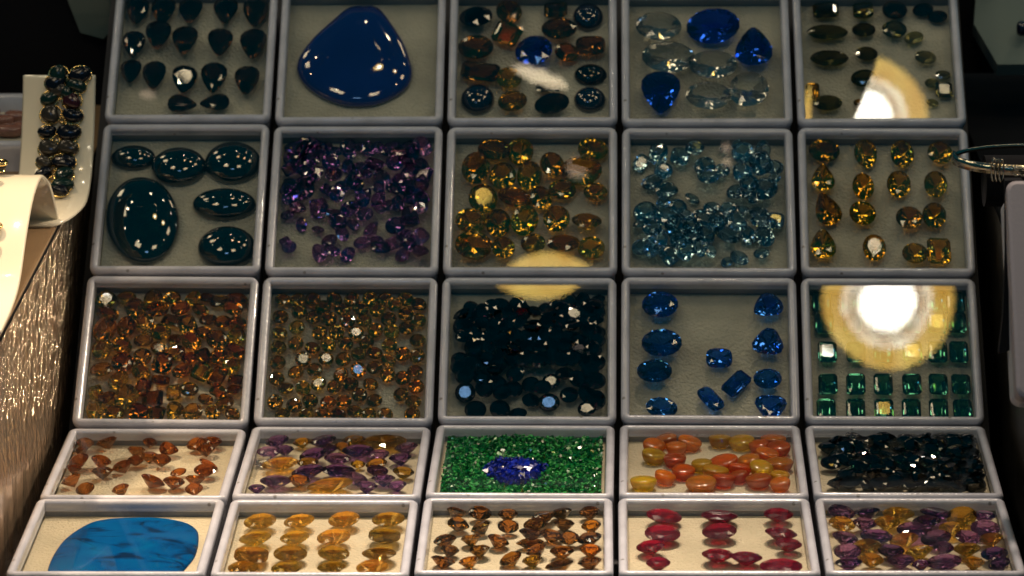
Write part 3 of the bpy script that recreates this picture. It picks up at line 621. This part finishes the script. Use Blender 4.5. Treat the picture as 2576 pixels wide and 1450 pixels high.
slab('cabochon', 12, (700,0,4.531), [(1130,-10),(1230,20),(1330,120),(1480,320),(1600,520),(1670,720),(1690,860),(1640,1000),(1500,1120),(1300,1210),(1080,1245),(850,1225),(600,1130),(430,1010),(340,890),(315,770),(370,620),(520,430),(720,250),(900,100),(1020,10)],
     .085, M['lapis'], 'very large glossy deep blue pear-shaped cabochon alone in its box', .45, .03)
slab('turquoise_slab', 51, (60,1090,3.553), [(215,1410),(240,1300),(300,1180),(380,1080),(500,990),(640,920),(800,890),(1000,880),(1250,880),(1450,910),(1560,950),(1615,1010),(1615,1130),(1580,1240),(1510,1330),(1420,1420),(1300,1500),(800,1560),(300,1540),(215,1480)],
     .035, M['turq'], 'large flat turquoise slab with dark veins filling the front left box', .9, .03)

# --- green chips with a blue heap in the fourth-row middle box
def chips(name, mats, spots, box, seed, lab):
    e, pl, bx, by, brot, hx, hy = BX[box]; r_ = random.Random(seed); V = []; Fc = []; mi = []
    for (x, y, z, sz) in spots:
        n = len(V); a = r_.uniform(0, 6.28); k = r_.choice([4,5]); q = Matrix.Rotation(a, 3, 'Z') @ Matrix.Rotation(r_.gauss(0,.5), 3, 'X') @ Matrix.Rotation(r_.gauss(0,.5), 3, 'Y')
        top = [q @ Vector((sz*math.cos(2*math.pi*i/k)*r_.uniform(.6,1.1), sz*.7*math.sin(2*math.pi*i/k)*r_.uniform(.7,1.1), sz*.3)) for i in range(k)]
        bot = [q @ Vector((sz*.6*math.cos(2*math.pi*i/k+.3), sz*.5*math.sin(2*math.pi*i/k+.3), -sz*.35)) for i in range(k)]
        V += [Vector((x, y, z))+p for p in top+bot]
        Fc.append(tuple(n+i for i in range(k))); Fc.append(tuple(n+k+i for i in range(k))[::-1])
        Fc += [(n+i, n+k+i, n+k+(i+1) % k, n+(i+1) % k) for i in range(k)]; mi += [r_.randrange(len(mats))]*(k+2)
    me = bpy.data.meshes.new(name); me.from_pydata(V, [], Fc); me.update()
    for m_ in mats: me.materials.append(m_)
    me.polygons.foreach_set('material_index', mi); o = bpy.data.objects.new(name, me); COL.objects.link(o)
    o.matrix_world = pmat(pl, bx, by, FL[pl], brot); tag(o, lab, 'gem chips', None, 'stuff'); return o
def chip_mat(name, c1, c2, rough=.15):
    mt = principled(name, c1, rough, var=.6, vscale=30, coat=.5, col2=c2); return mt
e, pl, bx, by, brot, hx, hy = BX[43]; r_ = random.Random(11)
ux, uy, _ = unp((1040+1065/3.553)/1.0334, (1090+470/3.553)/1.0334, 'L', FL['L']+.055); ux -= bx; uy -= by
gs = []; bs = []
for _ in range(4600):
    x = r_.uniform(-hx+.07, hx-.07); y = r_.uniform(-hy+.07, hy-.07); gs.append((x, y, .035+r_.uniform(0,.018)+.006*math.sin(9*x+4*y), r_.uniform(.007,.017)))
for _ in range(420):
    a = r_.uniform(0, 6.283); q = math.sqrt(r_.random()); x = ux+.152*q*math.cos(a)*(1+.12*math.sin(3*a)); y = uy+.17*q*math.sin(a); bs.append((x, y, .044+.018*(1-q*q)+r_.uniform(0,.008), r_.uniform(.014,.034)))
chips('green_gem_chips', [chip_mat('green_chip', (.0,.13,.03), (.01,.26,.05)), chip_mat('dark_green_chip', (.0,.05,.012), (.0,.12,.03)), chip_mat('light_green_chip', (.03,.34,.06), (.10,.45,.12))], gs, 43, 1, 'tiny glittering green gem chips filling the middle box of the fourth row')
chips('blue_gem_chips', [chip_mat('blue_chip', (.004,.01,.26), (.01,.03,.5)), chip_mat('dark_blue_chip', (.002,.004,.10), (.004,.01,.2))], bs, 43, 2, 'small heap of deep blue gem chips on the green chips')
b = MB(); b.box(-hx+.066, hx-.066, -hy+.066, hy-.066, 0, .036)
o = b.build('green_chip_bed', chip_mat('green_bed', (.0,.06,.015), (.0,.14,.03)), BX[43][0]); o.location = (0, 0, FL['L'])

# ------------------------------------------------------------------ ceiling lamps, seen only as reflections
def mirror_point(dx, dy, pl, dist, h=-.03):
    ex, ey, n = PL[pl]; _, _, P = unp(dx, dy, pl, h); d_ = (P-cp).normalized(); r = d_-2*d_.dot(n)*n; return P, P+r*dist
def downlight(loc, aim, rad, lab, cs=30, rs_=1.0, rings=True):
    t = empty('ceiling_downlight', loc, label=lab, category='ceiling lamp', group='ceiling downlights above the display')
    t.rotation_euler = (Vector(aim)-Vector(loc)).to_track_quat('-Z', 'Y').to_euler()
    def ring(name, r0_, r1_, z0, z1, mt, n=40, scal=0, par=t):
        V = []; Fc = []
        for k in range(n):
            a = 2*math.pi*k/n; w_ = 1+scal*math.sin(a*14)
            V += [(r0_*math.cos(a), r0_*math.sin(a), z0), (r1_*w_*math.cos(a), r1_*w_*math.sin(a), z1)]
        Fc = [(2*k, 2*((k+1) % n), 2*((k+1) % n)+1, 2*k+1) for k in range(n)]
        if r0_ == 0: pass
        mesh_obj(name, V, Fc, mt, par)
    def disc(name, r, z, mt, n=32):
        V = [(r*math.cos(2*math.pi*k/n), r*math.sin(2*math.pi*k/n), z) for k in range(n)]
        return mesh_obj(name, V, [tuple(range(n))], mt, t)
    disc('bulb', rad*.42, .02, E_CORE)
    if rings:
        ring('inner_reflector', rad*.45, rad*.52, .02, .02, E_CREAM); ring('cream_reflector', rad*.55, rad*.70, .0, 0, E_CREAM, scal=.03)
        ring('outer_reflector', rad*.70, rad, -.01, -.06, E_YEL)
    return t
def emit_var(name, c1, c2, st, sc_):
    mt = emit(name, c1, st); nt = mt.node_tree; e = [n for n in nt.nodes if n.type == 'EMISSION'][0]
    tc = nt.nodes.new('ShaderNodeTexCoord'); nz = nt.nodes.new('ShaderNodeTexNoise'); nz.inputs['Scale'].default_value = sc_; nz.inputs['Detail'].default_value = 3
    mx = nt.nodes.new('ShaderNodeMix'); mx.data_type = 'RGBA'; mx.inputs['A'].default_value = (*c1, 1); mx.inputs['B'].default_value = (*c2, 1)
    mr = nt.nodes.new('ShaderNodeMapRange'); mr.inputs[1].default_value = .35; mr.inputs[2].default_value = .65
    nt.links.new(tc.outputs['Object'], nz.inputs[0]); nt.links.new(nz.outputs[0], mr.inputs[0]); nt.links.new(mr.outputs[0], mx.inputs['Factor']); nt.links.new(mx.outputs['Result'], e.inputs[0]); return mt
E_CORE = emit('lamp_white', (1, .93, .80), 34); E_CREAM = emit_var('reflector_cream', (1, .86, .62), (.8, .52, .28), 15, 5); E_YEL = emit_var('reflector_yellow', (1, .68, .16), (.78, .42, .07), 10.5, 2.2)
LA = mirror_point(2235, 762, 'U', 19)[1]; downlight(LA, (4.5,1,0), .73, 'round ceiling lamp with bright core and yellow reflector, above the right boxes')
LB = mirror_point(1360, 603, 'U', 19)[1]; downlight(LB, (2.6,1,0), .70, 'round ceiling lamp with bright core and yellow reflector, above the middle boxes')
def tilt_pane(box, lamp, dx, dy):
    pw = unp(dx, dy, 'U', -.02)[2]; nn = ((lamp-pw).normalized()+(cp-pw).normalized()).normalized()
    l = basis('U').to_3x3().transposed() @ nn
    panes[box].rotation_euler = (-math.asin(l.y), math.asin(l.x), 0); print(box, [round(math.degrees(a), 2) for a in panes[box].rotation_euler])
panes[14].rotation_euler = (-.03, 0, 0); panes[12].rotation_euler = (.012, .01, 0)
tilt_pane(15, LA, 2175, 292); tilt_pane(23, LB, 1385, 797); tilt_pane(25, LA, 2235, 1010); tilt_pane(13, LB, 1340, 900); tilt_pane(24, LB, 1400, 900)
# added unseen plate, shaped to hide half the lamp from the back right lid
nn = basis('U').to_3x3() @ (panes[15].rotation_euler.to_matrix() @ Vector((0,0,1))); pp = []
for q in ((2040,20),(2226,40),(2222,110),(2150,300),(2040,300)):
    P = unp(*q, 'U', -.02)[2]; d_ = (P-cp).normalized(); pp.append(P+(d_-2*d_.dot(nn)*nn)*7)
ct = sum(pp, Vector())/5; b = MB(); b.add([p-ct for p in pp]+[p-ct+Vector((0,0,.04)) for p in pp], [tuple(range(5)), tuple(range(5,10))[::-1]]+[(k,5+k,5+(k+1)%5,(k+1)%5) for k in range(5)])
o = b.build('lamp_blocker_plate', M['black'], label='added unseen black plate blocking part of a lamp reflection, above the back right box', category='added blocker plate'); o.location = ct
# added glowing panels, unseen, put in overhead to make the stones glint
E_PAN = emit('added_panel_glow', (1, .80, .52), 8.0)
for (lx, ly, lz) in [(-4.5,-9.5,16),(4,-10.5,15),(11,-3,17),(-8,.5,17),(12,10,17),(-10,8,17)]:
    t = empty('added_light_panel', (lx, ly, lz), label='square glowing panel added overhead to make the stones glint', category='ceiling lamp', group='added glow panels')
    t.rotation_euler = (Vector((2.5,0,0))-Vector((lx,ly,lz))).to_track_quat('-Z', 'Y').to_euler()
    mesh_obj('diffuser', [(-1.3,-1.3,0),(1.3,-1.3,0),(1.3,1.3,0),(-1.3,1.3,0)], [(0,1,2,3)], E_PAN, t)
    fb = MB(); 
    for q in (-1.4, 1.3): fb.box(q, q+.1, -1.4, 1.4, -.05, .1); fb.box(-1.3, 1.3, q, q+.1, -.05, .1)
    fb.build('panel_frame', M['base'], t)
# small bright lamps that give the stones and cabochons their points of light
def bulb(box, px, py, dist, rad, col, lab, sx=1, sy=1, rz=0):
    n = basis('U').to_3x3() @ (panes[box].rotation_euler.to_matrix() @ Vector((0,0,1)))
    P = unp(px, py, 'U', -.02)[2]; d_ = (P-cp).normalized(); Lp = P+(d_-2*d_.dot(n)*n)*dist
    t = empty('ceiling_downlight', Lp, label=lab, category='ceiling lamp', group='small ceiling lamps above the display')
    t.rotation_euler = (P-Lp).to_track_quat('-Z', 'Y').to_euler()
    n = 24; o = mesh_obj('bulb', [(rad*math.cos(2*math.pi*k/n)*(1+.12*math.sin(3*k)*(sx > 1)), rad*math.sin(2*math.pi*k/n)*(1+.2*math.sin(2.3*k)*(sx > 1)), 0) for k in range(n)], [tuple(range(n))], col, t)
    o.scale = (sx, sy, 1); o.rotation_euler = (0, 0, math.radians(rz))
E_SMALL = emit('small_lamp', (1, .85, .62), 60); E_BLUE = emit('window_blue', (.28, .55, 1), 9); E_DIM = emit('dim_lamp', (1, .72, .5), 4)
k = 0
for (lx, ly, lz, rr) in [(-5,2,19,.24),(-9,-4,18,.24),(11,4,18,.26),(1,5,19,.28),(6,5.5,19,.28),(9,-7,16,.24),(-4,-8,17,.22)]:
    t = empty('ceiling_downlight', (lx, ly, lz), label='small bright ceiling lamp, number away from the display: %s ring' % ORD[k % 20], category='ceiling lamp', group='small ceiling lamps above the display'); k += 1
    t['label'] = 'small round bright ceiling lamp high above the jewellery display'
    t.rotation_euler = (Vector((2.5,0,0))-Vector((lx,ly,lz))).to_track_quat('-Z', 'Y').to_euler(); n = 20
    mesh_obj('bulb', [(rr*math.cos(2*math.pi*q/n), rr*math.sin(2*math.pi*q/n), 0) for q in range(n)], [tuple(range(n))], E_SMALL, t)
E_MID = emit('warm_lamp', (1, .80, .52), 11)
bulb(13, 1362, 192, 17, .11, E_MID, 'elongated warm ceiling lamp mirrored in the brown and blue stone box', 3.0, .8, 102)
bulb(11, 362, 236, 17, .045, E_DIM, 'tiny ceiling lamp mirrored in the dark pear stone box')
bulb(11, 377, 239, 17, .045, E_DIM, 'second tiny ceiling lamp mirrored in the dark pear stone box')
bulb(23, 1455, 425, 17, .11, E_DIM, 'small dim ceiling lamp mirrored in the amber oval box')
bulb(24, 1825, 372, 17, .05, E_DIM, 'smallest ceiling lamp, mirrored in the pale blue stone box')
bulb(24, 1828, 408, 17, .045, E_DIM, 'second smallest ceiling lamp, mirrored in the pale blue stone box')
b = MB(); b.add([(-.9,0,-.5),(.9,0,-.5),(.9,0,.5),(-.9,0,.5)], [(0,1,2,3)])
w_ = b.build('blue_light_panel', E_BLUE, label='bluish daylight panel high in front of the display', category='light panel'); w_.location = (0, -12, 12)
w_.rotation_euler = (Vector((2.5,0,0))-Vector(w_.location)).to_track_quat('Y', 'Z').to_euler()

# ------------------------------------------------------------------ left: bracelet stands
def sheet(prof, x0, x1, thick, name, par=None, sag=0):
    pts = [Vector((0, *p)) for p in prof]; n = len(pts); Q = []
    for i in range(n-1):
        p0, p1, p2, p3 = pts[max(0,i-1)], pts[i], pts[i+1], pts[min(n-1,i+2)]
        for j in range(6):
            t = j/6; Q.append(.5*((2*p1)+(-p0+p2)*t+(2*p0-5*p1+4*p2-p3)*t*t+(-p0+3*p1-3*p2+p3)*t**3))
    Q.append(pts[-1]); V = []; Fc = []
    for i, p in enumerate(Q):
        x1_ = x1; q_ = i/(len(Q)-1); x1 = x1-sag*max(0, (q_-.80)/.20)**2
        a = Q[max(0,i-1)]; b_ = Q[min(len(Q)-1,i+1)]; t = (b_-a).normalized(); nr = Vector((0, -t.z, t.y))
        for x, o_ in ((x0,0),(x0+.012,.5),(x1-.012,.5),(x1,0),(x1-.012,-.5),(x0+.012,-.5)):
            V.append(p+Vector((x,0,0))+nr*thick*o_)
        x1 = x1_
    m_ = len(Q)
    for i in range(m_-1): Fc += [(i*6+k, i*6+(k+1) % 6, (i+1)*6+(k+1) % 6, (i+1)*6+k) for k in range(6)]
    Fc += [tuple(range(6))[::-1], tuple(range((m_-1)*6, m_*6))]
    o = mesh_obj(name, V, Fc, M['cream'], par, True); return o, Q
st1, Q1 = sheet([(1.34,1.62),(1.25,1.43),(1.12,1.23),(.98,1.10),(.80,1.035),(.42,1.012)], -.38, .035, .022, 'bracelet_stand', sag=.13)
tag(st1, 'upright cream ramp-shaped bracelet stand carrying the dark two-row stone bracelet', 'jewellery stand')
st2, Q2 = sheet([(-1.34,1.01),(-1.0,1.03),(-.76,1.09),(-.52,1.24),(-.3,1.35),(-.1,1.40),(.1,1.39),(.3,1.28),(.44,1.12),(.52,1.01)], -1.3, -.075, .022, 'bracelet_stand')
tag(st2, 'arched glossy cream bracelet stand nearest the camera, beside the metal panel', 'jewellery stand')
# bracelet: two rows of dark tumbled stones in gold settings lying on the ramp
br = empty('stone_bracelet', (-.17, 1.2, 1.4), label='dark green-brown two-row stone bracelet with gold links on cream ramp stand', category='bracelet')
def blob(seed, n=14):
    r_ = random.Random(seed); V = []; Fc = []; K = 7
    ph = [r_.uniform(0,6) for _ in range(3)]
    for i in range(K+1):
        a = math.pi*i/K
        for k in range(n):
            t = 2*math.pi*k/n; rr = 1+.16*math.sin(2*t+ph[0])+.08*math.sin(3*t+ph[1]); z = math.copysign(abs(math.cos(a))**.6, math.cos(a)); s_ = math.sin(a)**.6 if math.sin(a) > 1e-6 else 0
            V.append((.5*rr*s_*math.cos(t), .5*rr*s_*math.sin(t), .5*z))
    for i in range(K): Fc += [(i*n+k, i*n+(k+1) % n, (i+1)*n+(k+1) % n, (i+1)*n+k) for k in range(n)]
    return V, [q[::-1] for q in Fc]
bm = [principled('dark_tumbled_green', (.006,.02,.016), .16, spec=.35), principled('dark_tumbled_garnet', (.03,.006,.010), .16, spec=.35), principled('black_tumbled', (.004,.004,.008), .16, spec=.35), principled('smoky_tumbled', (.03,.025,.018), .16, spec=.35)]
# pixel centres on the photograph, laid onto the ramp
stones = [(150,190,46,0),(205,192,50,2),(142,213,50,2),(196,218,44,0),(128,252,42,0),(184,258,46,1),(130,292,50,3),(186,296,46,2),(122,338,40,2),(176,340,54,2),(126,380,50,3),(174,378,48,3),(114,418,38,3),(165,418,52,2),(112,450,38,2),(163,452,46,0),(160,480,48,0),(152,498,40,2),(152,232,40,3),(170,236,36,0)]
def on_ramp(dx, dy):
    d_ = ray(dx, dy); best = None
    for i in range(len(Q1)-1):
        a, b_ = Q1[i], Q1[i+1]; t = (b_-a); nr = Vector((0, -t.z, t.y)).normalized()
        if abs(d_.dot(nr)) < 1e-6: continue
        k = (a-cp).dot(nr)/d_.dot(nr); P = cp+d_*k; s_ = (Vector((0,P.y,P.z))-a).dot(t)/t.length_squared
        if -.001 <= s_ <= 1.001: best = (P, nr if nr.z > 0 else -nr, t.normalized())
    return best
gold_pts = []
for i, (dx, dy, w, mi) in enumerate(stones):
    hit = on_ramp(dx, dy)
    if not hit: continue
    P, nr, t = hit; W = w/455*1.08; V, Fc = blob(i)
    ux_ = Vector((1,0,0)); mt_ = Matrix((ux_, nr.cross(ux_), nr)).transposed().to_4x4(); mt_.translation = P+nr*(.045)
    rot = Matrix.Rotation(random.uniform(-.4,.4), 4, 'Z'); hh_ = .095
    VV = [mt_ @ rot @ Vector((v[0]*W, v[1]*W*.82, v[2]*.06)) - br.location for v in V]
    st_ = mesh_obj('bracelet_stone', VV, Fc, bm[mi], br, True)
    # gold collar
    cb = MB(); cb.tube([mt_ @ rot @ Vector((.53*W*math.cos(a_), .45*W*math.sin(a_), -.012)) - br.location for a_ in [2*math.pi*q/18 for q in range(18)]], .0055, 6, True)
    cb.build('gold_setting', M['gold'], st_, True)
lk = MB(); prev = None
for dy in range(185, 500, 14):
    hit = on_ramp(178-(dy-185)*.14, dy)
    if hit:
        P = hit[0]+hit[1]*.03-br.location
        lk.tube([P+Vector((.018*math.cos(a_), .012*math.sin(a_), .008*math.sin(2*a_))) for a_ in [2*math.pi*q/10 for q in range(10)]], .005, 6, True)
lk.build('gold_chain', M['gold'], br, True)
# second bracelet at the picture's left edge on the front arch
b2 = empty('gold_bracelet', (-.32, -.4, 1.4), label='gold bracelet with small dark stones cut off at the edge, on front arched stand', category='bracelet')
for i, (yy, zz, xx) in enumerate([(.05,1.47,-.30),(-.10,1.475,-.33),(-.50,1.29,-.245),(-.60,1.22,-.25)]):
    V, Fc = blob(40+i); W = .075
    s_ = mesh_obj('bracelet_stone', [(v[0]*W+xx+.32, v[1]*W+yy+.4, v[2]*.05+zz-1.4) for v in V], Fc, bm[2], b2, True)
    cb = MB(); cb.tube([(xx+.32+.5*W*math.cos(a_), yy+.4+.5*W*math.sin(a_), zz-1.4+.012) for a_ in [2*math.pi*q/18 for q in range(18)]], .012, 6, True)
    cb.build('gold_setting', M['gold'], s_, True)
    cb = MB(); cb.tube([(xx+.32, yy+.4, zz-1.4-.035), (xx+.32, yy+.4, zz-1.4)], .03, 10); cb.build('gold_link', M['gold'], s_, True)

# left far: white-rimmed tray of pinkish stones behind the stands, dark backdrop with a pendant
def simple_tray(x, y, z, w, l, lab, fillmat=None, n=0, rx=0):
    t = empty('jewellery_tray', (x, y, z), label=lab, category='tray'); t.rotation_euler = (rx, 0, 0)
    mesh_obj('tray_frame', *sweep(w/2, .05, [(.01,-.20),(0,-.05),(0,-.02),(.012,-.004),(.03,0),(.045,-.004),(.056,-.02),(.06,-.12)], HY=l/2), M['rim'], t, True)
    mesh_obj('tray_pad', *sweep(w/2, .05, [(.05,-.13),(.05,-.11)], cap1=True, HY=l/2), M['padg'], t)
    return t
t = simple_tray(-1.02, 2.05, 1.18, 1.5, 1.1, 'white-rimmed tray of pinkish stones behind the left bracelet stand')
pk = principled('pink_stone', (.35,.16,.12), .2, coat=.6, var=.4, vscale=9)
for i in range(14):
    r2 = random.Random(i); V, Fc = blob(60+i); W = r2.uniform(.10,.15); x, y = -1.02+.1+r2.uniform(-.4,.55), 2.05+r2.uniform(-.40,.42)
    o = mesh_obj('polished_pebble', [(v[0]*W, v[1]*W, v[2]*.07) for v in V], Fc, pk, None, True); o.location = (x, y, 1.11+.0)
    tag(o, 'pinkish polished pebble among others in the far left white-rimmed tray', 'gemstone', 'pinkish pebbles in the far left tray')
b = MB(); b.box(-4, -.02, 0, .15, 0, 2.4); o = b.build('backdrop_board', M['black'], label='black velvet backdrop board behind the left stands', category='display board'); o.location = (0, 2.95, 1.0)
# leaning pendant card with a silver drop
nk = empty('pendant_necklace', (-.25, 2.9, 1.9), label='dark drop pendant on teal-grey bust card behind the stone bracelet', category='necklace')
tealm = principled('teal_grey_satin', (.04,.09,.09), .35, bump=.2, bscale=10, coat=.2)
V = []; Fc = []
cardp = [(-.20,0),(-.12,-.18),(-.04,-.42),(.10,-.46),(.20,-.35),(.23,0),(.22,.6),(-.24,.6)]
V = [(x, -.02, z) for x, z in cardp]+[(x, .02, z) for x, z in cardp]; n = len(cardp)
mesh_obj('bust_card', V, [tuple(range(n)), tuple(range(n, 2*n))[::-1]]+[(k, n+k, n+(k+1) % n, (k+1) % n) for k in range(n)], tealm, nk)
V, Fc = blob(91); mesh_obj('pendant_stone', [(v[0]*.055+.02, v[1]*.05-.05, v[2]*.16+.04) for v in V], Fc, bm[2], nk, True)
cb = MB(); cb.tube([(.0,-.06,-.04),(.005,-.065,-.065),(.02,-.065,-.08)], .008, 6); cb.tube([(-.06,-.04,.5),(-.01,-.05,.14)], .006, 6); cb.tube([(.10,-.04,.5),(.03,-.05,.14)], .006, 6); cb.build('silver_mount', M['silver'], nk, True)

# ------------------------------------------------------------------ right: bangle, white box, far tray
bg_ = empty('silver_bangle', (5.62, 2.0, 1.9), label='thin silver bangle with chain-link clasp and wire coils, on black bar', category='bangle')
bx_, by_, _ = 0, 0, 0
ringp = [Vector((.415*math.cos(a_), .20*math.sin(a_), 0)) for a_ in [2*math.pi*q/64 for q in range(64)]]
Pc = cp + ray(2603, 398)*16.9      # ring centre, above the shelf
bg_.location = Pc
V = []; Fc = []; n = 64
for q in range(n):
    a_ = 2*math.pi*q/n; ca, sa = math.cos(a_), math.sin(a_)
    for r_, z_ in ((.40,-.028),(.412,-.032),(.412,.032),(.40,.028)): V.append((r_*ca, r_*sa*.55, z_*(.85 if sa < .2 else .35)))
for q in range(n):
    a, b_ = q*4, ((q+1) % n)*4
    Fc += [(a+k, b_+k, b_+(k+1) % 4, a+(k+1) % 4) for k in range(4)]
# leave a gap at the front where the chain sits
Fc = [f for f in Fc if not (-1.45 < (math.atan2(V[f[0]][1]/.55, V[f[0]][0])) < -.9)]
mesh_obj('band', V, Fc, M['silver'], bg_, True)
for j, a_ in enumerate((-2.15, -2.10, -2.05)):
    cb = MB(); c0 = Vector((.415*math.cos(a_), .415*.55*math.sin(a_), 0)); cb.tube([c0+Vector((.012*math.sin(t_), -.012*abs(math.cos(t_))-.004, .06*math.cos(t_))) for t_ in [2*math.pi*q/14 for q in range(14)]], .005, 6, True)
    cb.build('wire_coil', M['silver'], bg_, True)
for j in range(9):
    a_ = -1.85+j*.085; c0 = Vector((.43*math.cos(a_), .43*.55*math.sin(a_)-.01, 0))
    for dz in ((0,) if j < 2 else (-.026, .026)):
        cb = MB(); cb.tube([c0+Vector((.022*math.cos(t_), 0, dz+.022*math.sin(t_))) for t_ in [2*math.pi*q/12 for q in range(12)]], .005, 6, True)
        cb.build('chain_link', M['silver'], bg_, True)
b = MB(); b.tube([(-.30,0,0),(.6,0,0)], .13, 20); b.box(.1, .3, -.1, .1, -1.0, 0)
o = b.build('bangle_bar', M['black'], label='black velvet bar holding the silver bangle', category='jewellery stand', smooth=True); o.location = Pc+Vector((.05,.0,-.12))
Pw = cp + ray(2576, 725)*15.9
wb = empty('lidded_box', (Pw.x, Pw.y, Pw.z), label='plain pinkish white closed box at the right edge, lid facing the camera', category='box')
# stands tilted on the right shelf, lid towards the viewer
wb.rotation_euler = (math.radians(58), 0, math.radians(2))
Vv, Ff = sweep(.42, .05, [(.012,-.16),(.004,-.03),(.0,-.02),(.004,-.006),(.02,0)], cap0=True, cap1=True, HY=.53)
mesh_obj('box_lid', [(v[0]+.36, v[1], v[2]) for v in Vv], Ff, principled('pinkish_white_plastic', (.34,.30,.33), .4, bump=.1, bscale=60), wb, False)
Vv, Ff = sweep(.40, .05, [(0,-.33),(0,-.16)], cap0=True, cap1=True, HY=.51)
mesh_obj('box_base', [(v[0]+.36, v[1], v[2]) for v in Vv], Ff, M['base'], wb, False)
# black sloped tag between the metal side and the white box
b = MB(); P1 = [cp+ray(*q)*16.1 for q in ((2528,455),(2572,455),(2565,800),(2545,880),(2512,892),(2523,800),(2530,640))]
ct = sum(P1, Vector())/len(P1)
b.add([p-ct for p in P1]+[p-ct+Vector((0,.05,0)) for p in P1], [tuple(range(7))[::-1], tuple(range(7,14))]+[(k,(k+1)%7,7+(k+1)%7,7+k) for k in range(7)])
o = b.build('velvet_flap', M['black'], label='black velvet flap hanging beside the white closed box', category='cloth'); o.location = ct
# far right tray, grey, with one black bead
Pt = cp + ray(2600, 60)*20.4
tr = empty('jewellery_tray', Pt, label='grey-green flat tray with a black bead at the far right corner', category='tray'); tr.rotation_euler = (SL*.9, 0, 0)
b = MB(); b.add([(-.30,.5,0),(1.2,.5,0),(1.2,-.32,0),(-.24,-.32,0),(-.36,.0,0)]+[(-.30,.5,-.1),(1.2,.5,-.1),(1.2,-.32,-.1),(-.24,-.32,-.1),(-.36,.0,-.1)], [(4,3,2,1,0),(5,6,7,8,9)]+[(k,(k+1)%5,5+(k+1)%5,5+k) for k in range(5)])
b.build('tray_pad', principled('grey_green_felt', (.16,.20,.18), .9), tr)
V, Fc = blob(95); o = mesh_obj('black_bead', [(v[0]*.09, v[1]*.09, v[2]*.09) for v in V], Fc, M['navycab'], None, True); o.location = cp+ray(2572,72)*20.25
tag(o, 'small shiny black bead on the grey far right tray', 'bead')
b = MB(); b.box(-.06, .18, -.05, .05, -.35, 1.0); o = b.build('display_post', M['black'], label='dark upright post between the back row and the far right tray', category='post'); o.location = cp+ray(2432,40)*20.6
print('objects', len(bpy.data.objects))
